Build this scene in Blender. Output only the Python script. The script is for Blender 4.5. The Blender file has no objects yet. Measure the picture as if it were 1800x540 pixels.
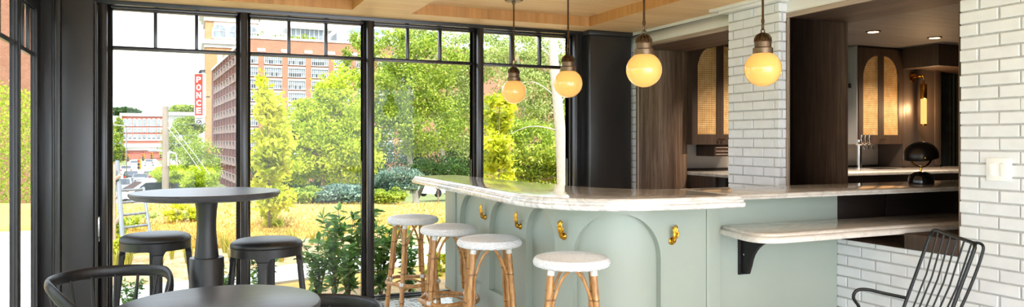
import bpy, bmesh, math, random
import numpy as np
from mathutils import Vector, Matrix
R = math.radians
PI = math.pi
C = bpy.context.scene.collection
random.seed(7)
rng = np.random.default_rng(11)

# ------------------------------------------------------------------ camera geometry (metres; room axes: X along the window wall, Y into the room)
EYE, FPX, HOR, TH = 1.34, 1290.0, 247.0, R(23.47)
SN, CS = math.sin(TH), math.cos(TH)
def ray(u):
    t = u - 900
    return FPX*SN + t*CS, FPX*CS - t*SN
def at(u, v, d):
    """point seen at (u, v) at d metres in front of the camera"""
    X, Y = ray(u); s = d/FPX
    return Vector((X*s, Y*s, EYE - (v-HOR)*s))
def on_z(u, v, z):
    return at(u, v, (EYE-z)/(v-HOR)*FPX)
def on_y(u, v, y):
    return at(u, v, y/ray(u)[1]*FPX)

# ------------------------------------------------------------------ mesh builder
class MB:
    def __init__(s):
        s.v = []; s.f = []; s.m = []; s.mi = 0
    def add(s, vs, fs):
        b = len(s.v); s.v += [tuple(p) for p in vs]
        for f in fs:
            s.f.append([i+b for i in f]); s.m.append(s.mi)
        return s
    def box(s, x0, x1, y0, y1, z0, z1):
        x0, x1 = min(x0, x1), max(x0, x1); y0, y1 = min(y0, y1), max(y0, y1); z0, z1 = min(z0, z1), max(z0, z1)
        vs = [(x, y, z) for z in (z0, z1) for y in (y0, y1) for x in (x0, x1)]
        return s.add(vs, [(0,2,3,1),(4,5,7,6),(0,1,5,4),(2,6,7,3),(0,4,6,2),(1,3,7,5)])
    def obox(s, c, ax, ay, az, hx, hy, hz):
        c, ax, ay, az = map(Vector, (c, ax, ay, az))
        vs = [c + ax*(hx*i) + ay*(hy*j) + az*(hz*k) for k in (-1,1) for j in (-1,1) for i in (-1,1)]
        return s.add(vs, [(0,2,3,1),(4,5,7,6),(0,1,5,4),(2,6,7,3),(0,4,6,2),(1,3,7,5)])
    def tube(s, path, r, n=10, closed=False, caps=True, flat=None):
        """flat=(width factor, height factor) gives an oval section (height along world Z)"""
        P = [Vector(p) for p in path]; m = len(P)
        rad = r if isinstance(r, (list, tuple)) else [r]*m
        tang = []
        for i in range(m):
            if closed: a, b = P[(i-1) % m], P[(i+1) % m]
            else: a, b = P[max(0, i-1)], P[min(m-1, i+1)]
            tang.append((b-a).normalized())
        t0 = tang[0]
        up = Vector((0,0,1)) if abs(t0.z) < .9 else Vector((0,1,0))
        nrm = (up - t0*up.dot(t0)).normalized()
        vs = []
        for i in range(m):
            t = tang[i]
            if flat:
                up = Vector((0,0,1)) if abs(t.z) < .93 else nrm
                nrm = (up - t*up.dot(t)).normalized()
            else:
                nrm = (nrm - t*nrm.dot(t)).normalized()
            bn = t.cross(nrm)
            fw, fh = flat if flat else (1, 1)
            for k in range(n):
                a = 2*PI*k/n
                vs.append(P[i] + bn*(math.cos(a)*rad[i]*fw) + nrm*(math.sin(a)*rad[i]*fh))
        fs = []
        rg = m if closed else m-1
        for i in range(rg):
            j = (i+1) % m
            for k in range(n):
                l = (k+1) % n
                fs.append((i*n+k, i*n+l, j*n+l, j*n+k))
        if caps and not closed:
            fs.append(tuple(range(n-1, -1, -1))); fs.append(tuple((m-1)*n+k for k in range(n)))
        return s.add(vs, fs)
    def lathe(s, prof, c=(0,0,0), n=32, axis=None):
        """prof: (radius, height) from bottom to top"""
        c = Vector(c)
        if axis is None: ax, ay, az = Vector((1,0,0)), Vector((0,1,0)), Vector((0,0,1))
        else:
            az = Vector(axis).normalized(); ax = az.orthogonal().normalized(); ay = az.cross(ax)
        vs = []; fs = []; rows = []
        for (r, z) in prof:
            if r < 1e-6:
                rows.append([len(vs)]); vs.append(c + az*z)
            else:
                rows.append(list(range(len(vs), len(vs)+n)))
                vs += [c + ax*(r*math.cos(2*PI*k/n)) + ay*(r*math.sin(2*PI*k/n)) + az*z for k in range(n)]
        for a, b in zip(rows, rows[1:]):
            for k in range(n):
                l = (k+1) % n
                if len(a) == 1 and len(b) == 1: continue
                if len(a) == 1: fs.append((a[0], b[l], b[k]))
                elif len(b) == 1: fs.append((a[k], a[l], b[0]))
                else: fs.append((a[k], a[l], b[l], b[k]))
        if len(rows[0]) > 1: fs.append(tuple(reversed(rows[0])))
        if len(rows[-1]) > 1: fs.append(tuple(rows[-1]))
        return s.add(vs, fs)
    def ball(s, c, r, n=24, m=14, sz=1.0):
        return s.lathe([(r*math.sin(PI*i/m) if 0 < i < m else 0, -r*sz*math.cos(PI*i/m)) for i in range(m+1)], c, n)
    def prism(s, poly, z0, z1):
        n = len(poly)
        vs = [(x, y, z0) for x, y in poly] + [(x, y, z1) for x, y in poly]
        return s.add(vs, [tuple(range(n-1, -1, -1)), tuple(range(n, 2*n))] + [(i, (i+1) % n, n+(i+1) % n, n+i) for i in range(n)])
    def prism_y(s, poly, y0, y1):
        """poly in (x, z), extruded along y"""
        n = len(poly)
        vs = [(x, y0, z) for x, z in poly] + [(x, y1, z) for x, z in poly]
        return s.add(vs, [tuple(range(n)), tuple(range(2*n-1, n-1, -1))] + [(i, n+i, n+(i+1) % n, (i+1) % n) for i in range(n)])
    def prism_x(s, poly, x0, x1):
        n = len(poly)
        vs = [(x0, y, z) for y, z in poly] + [(x1, y, z) for y, z in poly]
        return s.add(vs, [tuple(range(n-1, -1, -1)), tuple(range(n, 2*n))] + [(i, (i+1) % n, n+(i+1) % n, n+i) for i in range(n)])
    def slab(s, poly, ztop, prof):
        """stone slab with a moulded edge: prof = (inset, z) rings from the top downwards"""
        n = len(poly); P = [Vector((p[0], p[1])) for p in poly]
        A = sum(P[i].x*P[(i+1) % n].y - P[(i+1) % n].x*P[i].y for i in range(n))
        sg = 1 if A > 0 else -1
        ins = []
        for i in range(n):
            a = (P[i]-P[i-1]).normalized(); b = (P[(i+1) % n]-P[i]).normalized()
            na = Vector((-a.y, a.x))*sg; nb = Vector((-b.y, b.x))*sg
            q = (na+nb)
            q = q/max(.35, q.dot(q)/2)*1.0 if q.length > 1e-6 else na
            ins.append(q)
        vs = []; fs = []
        for (d, z) in prof:
            vs += [(P[i].x+ins[i].x*d, P[i].y+ins[i].y*d, ztop+z) for i in range(n)]
        m = len(prof)
        for r in range(m-1):
            for i in range(n):
                j = (i+1) % n
                f = (r*n+i, r*n+j, (r+1)*n+j, (r+1)*n+i)
                fs.append(f if sg < 0 else f[::-1])
        top = tuple(range(n)); bot = tuple((m-1)*n+i for i in range(n))
        fs.append(top if sg > 0 else top[::-1]); fs.append(bot[::-1] if sg > 0 else bot)
        return s.add(vs, fs)
    def build(s, name, mat, parent=None, bevel=0, smooth=None, seg=2, local=False):
        me = bpy.data.meshes.new(name)
        vs = s.v
        if parent is not None and not local:
            M = WM[parent.name].inverted()
            vs = [tuple(M @ Vector(p)) for p in vs]
        me.from_pydata(vs, [], s.f)
        mats = mat if isinstance(mat, (list, tuple)) else [mat]
        for m in mats: me.materials.append(m)
        if len(mats) > 1: me.polygons.foreach_set('material_index', s.m)
        if bevel:
            bm = bmesh.new(); bm.from_mesh(me)
            bmesh.ops.remove_doubles(bm, verts=bm.verts, dist=1e-6)
            es = [e for e in bm.edges if len(e.link_faces) == 2 and e.calc_face_angle(0) > R(30)]
            bmesh.ops.bevel(bm, geom=es, offset=bevel, segments=seg, affect='EDGES', profile=.5, clamp_overlap=True)
            bm.to_mesh(me); bm.free()
        if smooth is None: smooth = 35
        if smooth:
            me.polygons.foreach_set('use_smooth', [True]*len(me.polygons))
            me.set_sharp_from_angle(angle=R(smooth))
        me.update()
        o = bpy.data.objects.new(name, me); C.objects.link(o)
        WM[o.name] = WM[parent.name] if parent is not None else Matrix()
        if parent is not None: o.parent = parent
        return o
WM = {}
def tag(o, label, cat, group=None, kind=None):
    o['label'] = label; o['category'] = cat
    if group: o['group'] = group
    if kind: o['kind'] = kind
    return o
def thing(name, label, cat, loc=(0,0,0), rotz=0, group=None):
    o = bpy.data.objects.new(name, None); C.objects.link(o)
    o.location = loc; o.rotation_euler = (0, 0, rotz); o.empty_display_size = .05
    WM[o.name] = Matrix.Translation(Vector(loc)) @ Matrix.Rotation(rotz, 4, 'Z')
    return tag(o, label, cat, group)
def structure(o):
    o['kind'] = 'structure'; return o
def frame_empty(name, loc=(0,0,0)):
    o = bpy.data.objects.new(name, None); C.objects.link(o); o.location = loc; o.empty_display_size = .05
    WM[o.name] = Matrix.Translation(Vector(loc)); return structure(o)
KIDS = {}
def copy_tree(o, parent=None):
    c = o.copy(); C.objects.link(c)
    if parent is not None: c.parent = parent
    for ch in [x for x in bpy.data.objects if x.parent == o]:
        copy_tree(ch, c)
    return c
def dup(o, loc, rotz, label, group=None, scale=None):
    c = copy_tree(o); c.location = loc; c.rotation_euler = (0, 0, rotz); c['label'] = label
    if group: c['group'] = group
    if scale: c.scale = scale if isinstance(scale, (tuple, list)) else (scale,)*3
    WM[c.name] = Matrix.Translation(Vector(loc)) @ Matrix.Rotation(rotz, 4, 'Z')
    return c
def spline(pts, k=8, closed=False):
    P = [Vector(p) for p in pts]; n = len(P); out = []
    rg = n if closed else n-1
    for i in range(rg):
        p0 = P[(i-1) % n] if closed or i > 0 else P[0]*2-P[1]
        p1 = P[i]; p2 = P[(i+1) % n]
        p3 = P[(i+2) % n] if closed or i+2 < n else P[-1]*2-P[-2]
        for j in range(k):
            t = j/k
            out.append(.5*((2*p1)+(p2-p0)*t+(2*p0-5*p1+4*p2-p3)*t*t+(3*p1-p0-3*p2+p3)*t**3))
    if not closed: out.append(P[-1].copy())
    return out

# ------------------------------------------------------------------ materials
def lin(c):
    if isinstance(c, str):
        c = c.lstrip('#'); c = [int(c[i:i+2], 16)/255 for i in (0, 2, 4)]
        return tuple(((x+.055)/1.055)**2.4 if x > .04045 else x/12.92 for x in c)
    return tuple(c)
class Nodes:
    def __init__(s, name):
        s.mat = bpy.data.materials.new(name); s.mat.use_nodes = True
        s.t = s.mat.node_tree; s.t.nodes.clear()
        s.out = s.n('ShaderNodeOutputMaterial')
    def n(s, typ, **kw):
        nd = s.t.nodes.new(typ)
        for k, v in kw.items():
            if k.startswith('in_'):
                nd.inputs[k[3:].replace('_', ' ')].default_value = v
            else: setattr(nd, k, v)
        return nd
    def l(s, a, b): s.t.links.new(a, b)
    def coords(s, scale=(1,1,1), rot=(0,0,0), kind='Object'):
        tc = s.n('ShaderNodeTexCoord'); mp = s.n('ShaderNodeMapping')
        mp.inputs['Scale'].default_value = scale; mp.inputs['Rotation'].default_value = rot
        s.l(tc.outputs[kind], mp.inputs['Vector']); return mp.outputs['Vector']
    def noise(s, vec, scale=5, detail=4, rough=.55, dist=0):
        nd = s.n('ShaderNodeTexNoise'); nd.inputs['Scale'].default_value = scale; nd.inputs['Detail'].default_value = detail
        nd.inputs['Roughness'].default_value = rough; nd.inputs['Distortion'].default_value = dist
        s.l(vec, nd.inputs['Vector']); return nd.outputs['Fac']
    def ramp(s, fac, stops, interp='LINEAR'):
        nd = s.n('ShaderNodeValToRGB'); cr = nd.color_ramp; cr.interpolation = interp
        while len(cr.elements) < len(stops): cr.elements.new(.5)
        for e, (p, c) in zip(cr.elements, stops):
            e.position = p; c = lin(c); e.color = (*c, 1)
        s.l(fac, nd.inputs['Fac']); return nd.outputs['Color']
    def mix(s, fac, a, b, mode='MIX'):
        nd = s.n('ShaderNodeMix', data_type='RGBA', blend_type=mode)
        for sock, val in ((nd.inputs[0], fac), (nd.inputs[6], a), (nd.inputs[7], b)):
            if hasattr(val, 'links'): s.l(val, sock)
            elif isinstance(val, (int, float)): sock.default_value = val
            else: sock.default_value = (*lin(val), 1)
        return nd.outputs[2]
    def math(s, op, a, b=0.0):
        nd = s.n('ShaderNodeMath', operation=op)
        for i, val in enumerate((a, b)):
            if hasattr(val, 'links'): s.l(val, nd.inputs[i])
            else: nd.inputs[i].default_value = val
        return nd.outputs[0]
    def bump(s, h, strength=.3, dist=.01):
        nd = s.n('ShaderNodeBump'); nd.inputs['Strength'].default_value = strength; nd.inputs['Distance'].default_value = dist
        s.l(h, nd.inputs['Height']); return nd.outputs['Normal']
    def bsdf(s, col, rough=.5, metal=0, normal=None, spec=.5, coat=0, coat_rough=.1, emit=None, emit_s=0):
        b = s.n('ShaderNodeBsdfPrincipled')
        for key, val in (('Base Color', col), ('Roughness', rough), ('Metallic', metal), ('Specular IOR Level', spec), ('Coat Weight', coat), ('Coat Roughness', coat_rough)):
            if hasattr(val, 'links'): s.l(val, b.inputs[key])
            elif key == 'Base Color': b.inputs[key].default_value = (*lin(val), 1)
            else: b.inputs[key].default_value = val
        if normal is not None: s.l(normal, b.inputs['Normal'])
        if emit is not None:
            if hasattr(emit, 'links'): s.l(emit, b.inputs['Emission Color'])
            else: b.inputs['Emission Color'].default_value = (*lin(emit), 1)
            b.inputs['Emission Strength'].default_value = emit_s
        s.l(b.outputs[0], s.out.inputs['Surface']); return b
def plain(name, col, rough=.5, metal=0, var=.08, scale=20, bump=0, spec=.5, coat=0, emit=None, emit_s=0, stretch=(1,1,1)):
    n = Nodes(name); v = n.coords(stretch)
    f = n.noise(v, scale, 4)
    c = lin(col)
    lo = tuple(max(0, x*(1-var)) for x in c); hi = tuple(min(1, x*(1+var)) for x in c)
    colr = n.ramp(f, [(.3, lo), (.7, hi)])
    n.bsdf(colr, rough, metal, n.bump(f, bump, .004) if bump else None, spec, coat, emit=emit, emit_s=emit_s)
    return n.mat
def wood(name, dark, mid, light, axis='z', scale=1.0, rough=.5, plank=0, plank_axis=0, contrast=(.3,.5,.72), bump=.15, spec=.4):
    """straight grain along axis; plank = board width (0: none)"""
    n = Nodes(name)
    st = {'x': (1.2, 28, 28), 'y': (28, 1.2, 28), 'z': (28, 28, 1.2)}[axis]
    v = n.coords(tuple(k*scale for k in st))
    f1 = n.noise(v, 1.6, 6, .65, .4)
    v2 = n.coords(tuple(k*scale*.22 for k in st))
    f2 = n.noise(v2, 1.3, 3, .5)
    f = n.math('ADD', n.math('MULTIPLY', f1, .65), n.math('MULTIPLY', f2, .35))
    col = n.ramp(f, [(contrast[0], dark), (contrast[1], mid), (contrast[2], light)])
    nrm = n.bump(f1, bump, .003)
    if plank:
        tc = n.n('ShaderNodeTexCoord'); sx = n.n('ShaderNodeSeparateXYZ'); n.l(tc.outputs['Object'], sx.inputs[0])
        q = n.math('DIVIDE', sx.outputs[plank_axis], plank)
        idx = n.math('FLOOR', q)
        wn = n.n('ShaderNodeTexWhiteNoise', noise_dimensions='1D'); n.l(idx, wn.inputs['W'])
        tone = n.ramp(wn.outputs['Value'], [(0, (.80,.80,.80)), (1, (1,1,1))])
        col = n.mix(1.0, col, tone, 'MULTIPLY')
        fr = n.math('FRACT', q)
        edge = n.math('GREATER_THAN', n.math('ABSOLUTE', n.math('SUBTRACT', fr, .5)), .492)
        col = n.mix(n.math('MULTIPLY', edge, .4), col, lin(dark))
    n.bsdf(col, rough, 0, nrm, spec)
    return n.mat
def marble(name, base, vein, scale=1.0, rough=.12, ang=.3, amount=1.0):
    n = Nodes(name)
    v = n.coords((1.1*scale, 3.2*scale, 3*scale), (0, 0, ang))
    f = n.noise(v, 2.2, 8, .62, 1.6)
    v2 = n.coords((1.6*scale, 8*scale, 8*scale), (0, 0, ang))
    g = n.noise(v2, 2.5, 6, .6, .9)
    r1 = n.math('ABSOLUTE', n.math('SUBTRACT', f, .5))
    veins = n.ramp(r1, [(0, (1,1,1)), (.03, (.45,.45,.45)), (.10, (0,0,0))])
    bands = n.ramp(g, [(.42, (0,0,0)), (.75, (1,1,1))])
    b = lin(base); vv = lin(vein)
    c = n.mix(n.math('MULTIPLY', bands, .42*amount), b, tuple(.55*x+.45*y for x, y in zip(b, vv)))
    c = n.mix(n.math('MULTIPLY', veins, .55*amount), c, vv)
    n.bsdf(c, rough, 0, None, .5, .4, .05)
    return n.mat
def leafmat(name, cols, trans=.45, rough=.6):
    n = Nodes(name)
    g = n.n('ShaderNodeNewGeometry')
    col = n.ramp(g.outputs['Random Per Island'], [(i/(len(cols)-1), c) for i, c in enumerate(cols)])
    f = n.noise(n.coords((1,1,1)), 1.1, 3, .6)
    col = n.mix(1.0, col, n.ramp(f, [(.36, (.52,.60,.48)), (.48, (.88,.90,.82)), (.58, (1,1,1))]), 'MULTIPLY')
    d = n.n('ShaderNodeBsdfPrincipled'); d.inputs['Roughness'].default_value = rough; d.inputs['Specular IOR Level'].default_value = .25
    n.l(col, d.inputs['Base Color'])
    t = n.n('ShaderNodeBsdfTranslucent'); n.l(col, t.inputs['Color'])
    m = n.n('ShaderNodeMixShader'); m.inputs[0].default_value = trans
    n.l(d.outputs[0], m.inputs[1]); n.l(t.outputs[0], m.inputs[2]); n.l(m.outputs[0], n.out.inputs['Surface'])
    return n.mat
def glassmat(name, tint=(.66,.67,.67), refl=.28):
    n = Nodes(name)
    tr = n.n('ShaderNodeBsdfTransparent'); tr.inputs['Color'].default_value = (*tint, 1)
    gl = n.n('ShaderNodeBsdfGlossy'); gl.inputs['Roughness'].default_value = .0; gl.inputs['Color'].default_value = (1,1,1,1)
    fr = n.n('ShaderNodeFresnel'); fr.inputs['IOR'].default_value = 1.45
    m = n.n('ShaderNodeMixShader'); n.l(n.math('MULTIPLY', fr.outputs[0], refl), m.inputs[0])
    n.l(tr.outputs[0], m.inputs[1]); n.l(gl.outputs[0], m.inputs[2]); n.l(m.outputs[0], n.out.inputs['Surface'])
    return n.mat
M = {}
M['frame'] = plain('dark_bronze_paint', '#262322', .26, .0, .1, 8, .02, .5)
M['column'] = plain('charcoal_satin_paint', '#2c2a29', .3, 0, .08, 5, .03, .5)
M['brick'] = plain('white_painted_brick', '#dee0e3', .55, 0, .05, 9, .25, .4)
M['mortar'] = plain('painted_mortar', '#b9b8b6', .85, 0, .12, 30, .5, .2)
M['plaster'] = plain('white_plaster', '#e4e2df', .6, 0, .03, 6, .05, .4)
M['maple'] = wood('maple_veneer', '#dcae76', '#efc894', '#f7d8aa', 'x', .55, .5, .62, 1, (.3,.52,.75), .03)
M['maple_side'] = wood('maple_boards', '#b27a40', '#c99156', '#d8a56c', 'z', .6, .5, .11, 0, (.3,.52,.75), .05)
M['oak'] = wood('fumed_oak', '#382a22', '#67503f', '#9d8470', 'z', 1.0, .55, 0, 0, (.32,.5,.72), .4)
M['oak_h'] = wood('fumed_oak_lying', '#2e221c', '#513d32', '#766052', 'y', 1.0, .55, 0, 0, (.32,.5,.72), .4)
M['oak_edge'] = wood('worn_oak_edge', '#7d6c60', '#a89688', '#c2b2a6', 'y', 1.0, .6)
M['oak_edge_v'] = wood('worn_oak_edge_upright', '#7d6c60', '#a08e80', '#bcab9e', 'z', 1.0, .6)
M['walnut'] = wood('smoked_walnut', '#33261f', '#43342b', '#54433a', 'z', .8, .5)
M['taupe'] = plain('taupe_lacquer', '#4d423c', .45, 0, .07, 6, .02)
M['dark_panel'] = wood('dark_back_panel', '#15100e', '#231a17', '#31261f', 'x', .8, .45)
M['backceil'] = wood('dark_ceiling_boards', '#3f3d3d', '#565354', '#6b6768', 'x', .5, .6)
M['mint'] = plain('sage_mint_paint', '#a7b0a5', .36, 0, .025, 3, .02, .45)
M['marble'] = marble('white_grey_marble', '#eceae8', '#66625f', 1.0, .1, .25, .8)
M['marble_warm'] = marble('warm_white_marble', '#e6dfd8', '#9d8d7e', .9, .12, -.12, .5)
M['marble_grey'] = marble('grey_marble', '#d2cdc8', '#68625c', 1.2, .12, .05, .6)
M['brass'] = plain('polished_brass', '#d29a35', .18, 1, .12, 30)
M['bronze'] = plain('antique_bronze', '#5e4a37', .35, .9, .25, 40)
M['copper'] = plain('aged_copper', '#75604c', .4, .85, .2, 40)
M['black_wood'] = wood('black_stained_ash', '#121111', '#1f1d1d', '#2d2a2a', 'z', 1.0, .38, 0, 0, (.3,.5,.75), .12)
M['black_top'] = wood('black_stained_top', '#2a2a2b', '#3f3e40', '#565457', 'x', 1.2, .33, 0, 0, (.3,.5,.75), .1)
M['leather'] = plain('black_leather', '#1a1918', .42, 0, .15, 90, .25)
M['rattan'] = None
M['white_weave'] = plain('white_resin_weave', '#e3e3e5', .6, 0, .08, 60, .1)
M['white_wrap'] = plain('white_binding', '#dcdad6', .6, 0, .08, 80, .2)
M['wire'] = plain('black_steel_wire', '#121212', .35, .3, .1, 20)
M['iron'] = plain('black_iron_bracket', '#1c1a1a', .5, .3, .15, 30)
M['chrome'] = plain('polished_chrome', '#d6d6d6', .12, 1, .03, 10)
M['switch'] = plain('white_switch_plastic', '#efeeec', .35, 0, .02, 10)
M['glass'] = glassmat('window_glass')
M['lamp_black'] = plain('glossy_black_enamel', '#15110f', .16, .1, .1, 10, 0, .6)
M['lamp_shade'] = plain('dark_bronze_dome', '#2a221e', .3, .6, .15, 8)
M['teal_drape'] = None
def _rattan():
    n = Nodes('rattan_cane'); v = n.coords((10, 10, 3)); f = n.noise(v, 5, 5, .6)
    col = n.ramp(f, [(.25, '#8a5a2c'), (.5, '#b9854c'), (.75, '#d6a96c')])
    tc = n.n('ShaderNodeTexCoord'); sx = n.n('ShaderNodeSeparateXYZ'); n.l(tc.outputs['Object'], sx.inputs[0])
    w = n.math('ADD', n.math('MULTIPLY', sx.outputs[2], 4.6), n.math('MULTIPLY', f, .05))
    fr = n.math('ABSOLUTE', n.math('SUBTRACT', n.math('FRACT', w), .5))
    node = n.math('LESS_THAN', fr, .02)
    col = n.mix(n.math('MULTIPLY', node, .75), col, '#5a3817')
    n.bsdf(col, .38, 0, n.bump(f, .15, .002), .5, .25); return n.mat
M['rattan'] = _rattan()
def _terrazzo():
    n = Nodes('terrazzo'); v = n.coords((1,1,1))
    vo = n.n('ShaderNodeTexVoronoi'); vo.inputs['Scale'].default_value = 26; n.l(v, vo.inputs['Vector'])
    vd = n.n('ShaderNodeTexVoronoi', feature='DISTANCE_TO_EDGE'); vd.inputs['Scale'].default_value = 26; n.l(v, vd.inputs['Vector'])
    sep = n.n('ShaderNodeSeparateColor'); n.l(vo.outputs['Color'], sep.inputs[0])
    chip = n.math('MULTIPLY', n.math('GREATER_THAN', sep.outputs[0], .42), n.math('GREATER_THAN', vd.outputs['Distance'], .09))
    tone = n.ramp(sep.outputs[1], [(0, '#26282b'), (.5, '#3d4148'), (.78, '#8d8a86'), (1, '#c9c2b8')])
    col = n.mix(chip, '#e9e7e3', tone)
    n.bsdf(col, .3); return n.mat
M['terrazzo'] = _terrazzo()
def _globe():
    n = Nodes('opal_globe_glass'); v = n.coords((1,1,1)); f = n.noise(v, 3, 2)
    col = n.ramp(f, [(.3, (1,.50,.14)), (.7, (1,.57,.19))])
    n.bsdf('#d59c4c', .12, 0, None, .5, .6, .03, emit=col, emit_s=.078); return n.mat
M['globe'] = _globe()
def _emit(name, col, s):
    n = Nodes(name); e = n.n('ShaderNodeEmission'); e.inputs[0].default_value = (*lin(col), 1); e.inputs[1].default_value = s
    n.l(e.outputs[0], n.out.inputs['Surface']); return n.mat
M['glow'] = _emit('lamp_glow', (1, .62, .28), 2.5)
M['tube_glow'] = _emit('tube_lamp_glow', (1, .42, .12), .24)
def _cane():
    n = Nodes('cane_webbing_strands'); v = n.coords((1,1,1)); f = n.noise(v, 14, 3)
    col = n.ramp(f, [(.3, '#d2a468'), (.7, '#ecca94')])
    n.bsdf(col, .5); return n.mat
M['cane'] = _cane()
M['cane_back'] = plain('cabinet_inside', '#5a4128', .8)
def _drape():
    n = Nodes('dark_teal_velvet'); v = n.coords((1,1,1)); f = n.noise(v, 9, 5, .65)
    col = n.ramp(f, [(.35, '#070b0c'), (.6, '#10201f'), (.78, '#1d3a38')]); n.bsdf(col, .8); return n.mat
M['teal_drape'] = _drape()
# ================================================================== THE ROOM
CZ, RZ = 2.353, 2.438            # soffit and coffer heights
WY = 6.07                        # inside face of the window wall
BX = 3.80                        # face of the brick wall
LX = -.98                        # left window wall
structure(MB().box(LX-.2, 9.2, -3, WY+.06, -.12, 0).build('floor', M['terrazzo'], smooth=0))

# ceiling with two coffers
def ceiling():
    m = MB()
    xs = [LX-.25, -.30, 1.13, 1.60, 3.23, 4.33]; ys = [-2.3, 1.5, 5.71, WY+.25]
    for i in range(5):
        for j in range(3):
            m.mi = 0
            x0, x1, y0, y1 = xs[i], xs[i+1], ys[j], ys[j+1]
            cof = i in (1, 3) and j == 1
            if not cof:
                m.add([(x0,y0,CZ),(x1,y0,CZ),(x1,y1,CZ),(x0,y1,CZ)], [(0,3,2,1)])
            else:
                m.add([(x0,y0,RZ),(x1,y0,RZ),(x1,y1,RZ),(x0,y1,RZ)], [(0,3,2,1)])
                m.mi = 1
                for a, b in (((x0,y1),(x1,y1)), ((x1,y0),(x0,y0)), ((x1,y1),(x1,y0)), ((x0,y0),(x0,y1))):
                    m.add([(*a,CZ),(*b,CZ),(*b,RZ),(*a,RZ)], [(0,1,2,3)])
    m.mi = 0
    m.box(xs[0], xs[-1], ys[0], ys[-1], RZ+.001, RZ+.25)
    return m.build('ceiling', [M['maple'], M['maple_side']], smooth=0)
structure(ceiling())

# ---- windows in the far wall
def window(name, x0, x1, z0, z1, zt, y, nv, axis='x', lip=.010, mat=M['frame'], sash=.045, gl=.050, fd=.05):
    """frame in the plane y (axis x) or x (axis y); zt: transom height, nv: lights above it"""
    e = frame_empty(name, ((x0+x1)/2, y, z0) if axis == 'x' else (y, (x0+x1)/2, z0))
    def bx(m, a, b, d0, d1, c0, c1):
        if axis == 'x': m.box(a, b, y+d0, y+d1, c0, c1)
        else: m.box(y-d1, y-d0, a, b, c0, c1)
    f = MB(); w = sash
    for (a, b, d0, d1) in ((0, w, gl-fd, gl+fd*.5), (w, w+lip, gl-fd*.4, gl+fd*.5)):      # two stepped rings
        bx(f, x0+a, x0+b, d0, d1, z0+a, z1-a); bx(f, x1-b, x1-a, d0, d1, z0+a, z1-a)
        bx(f, x0+b, x1-b, d0, d1, z1-b, z1-a); bx(f, x0+b, x1-b, d0, d1, z0+a, z0+b)
    structure(f.build('window_frame', mat, e, bevel=.004))
    i0, i1 = x0+w+lip, x1-w-lip
    k = MB(); bx(k, i0, i1, gl-fd*.5, gl+fd*.5, zt-.014, zt+.014)
    structure(k.build('transom_bar', mat, e, bevel=.003))
    for j in range(1, nv):
        c = i0+(i1-i0)*j/nv
        k = MB(); bx(k, c-.012, c+.012, gl-fd*.44, gl+fd*.44, zt+.014, z1-w-lip)
        structure(k.build('muntin', mat, e, bevel=.003))
    g = MB(); bx(g, i0-.006, i1+.006, gl, gl+.001, z0+w+.006, zt)
    structure(g.build('pane', M['glass'], e, smooth=0))
    g = MB(); bx(g, i0-.006, i1+.006, gl, gl+.001, zt, z1-w-.006)
    structure(g.build('pane', M['glass'], e, smooth=0))
    return e
POSTS = [-.595, .358, 1.336, 2.307, 3.263]
WZ1 = 2.322
for i in range(4):
    window('window_%d' % (i+1), POSTS[i]+.026, POSTS[i+1]-.026, .012, WZ1, 2.02, WY-.01, 3, sash=.016)
for i, x in enumerate(POSTS):
    m = MB(); m.box(x-.026, x+.026, WY-.075, WY+.08, 0, WZ1); m.box(x-.018, x+.018, WY-.085, WY-.07, 0, WZ1)
    structure(m.build('trim_%d' % (i+1), M['frame'], bevel=.005))
m = MB(); m.box(LX, 4.33, WY-.075, WY+.12, WZ1, CZ+.05)
structure(m.build('wall_window', M['frame'], bevel=.004))
# outer masonry left and right of the windows
m = MB(); m.box(LX-.02, POSTS[0]-.026, WY-.02, WY+.12, 0, CZ); m.box(POSTS[-1]+.026, 4.40, WY-.02, WY+.12, 0, CZ)
structure(m.build('wall_corner', M['column'], smooth=0))

# ---- boxed columns in the two corners
def column(name, x0, x1, y0, y1):
    m = MB(); m.box(x0, x1, y0, y1, 0, CZ-.045)
    m.box(x0-.014, x1+.010, y0-.014, y1, CZ-.045, CZ)
    m.box(x0-.010, x1+.010, y0-.010, y1, 0, .09)
    return structure(m.build(name, M['column'], bevel=.006))
column('pillar_right', 3.335, 3.775, 5.88, WY-.02)
m = MB()
m.box(-.838, -.640, 5.88, WY-.02, 0, CZ)
m.box(-.875, -.838, 5.865, WY-.02, 0, CZ)                   # stepped casing beads beside the flat face
m.box(-.895, -.875, 5.90, WY-.02, 0, CZ)
m.box(LX, -.895, 5.95, WY-.02, 0, CZ)
structure(m.build('pillar_left', M['column'], bevel=.007, seg=3))
m = MB(); m.tube([(-.630, 5.90, 0), (-.630, 5.90, CZ-.09), (-.634, 5.90, CZ-.05), (-.650, 5.90, CZ-.02), (-.70, 5.90, CZ-.006)], .011, 10)
structure(m.build('trim_bead', M['column']))
m = MB(); m.box(-.622, -.612, 5.955, 5.975, .62, .80); m.tube([(-.617, 5.95, .65), (-.617, 5.925, .66), (-.617, 5.925, .79), (-.617, 5.95, .80)], .006, 8)
tag(m.build('window_handle', M['chrome'], bevel=.002), 'slim pale pull handle on the frame at the left end of the window wall', 'handle')

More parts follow.
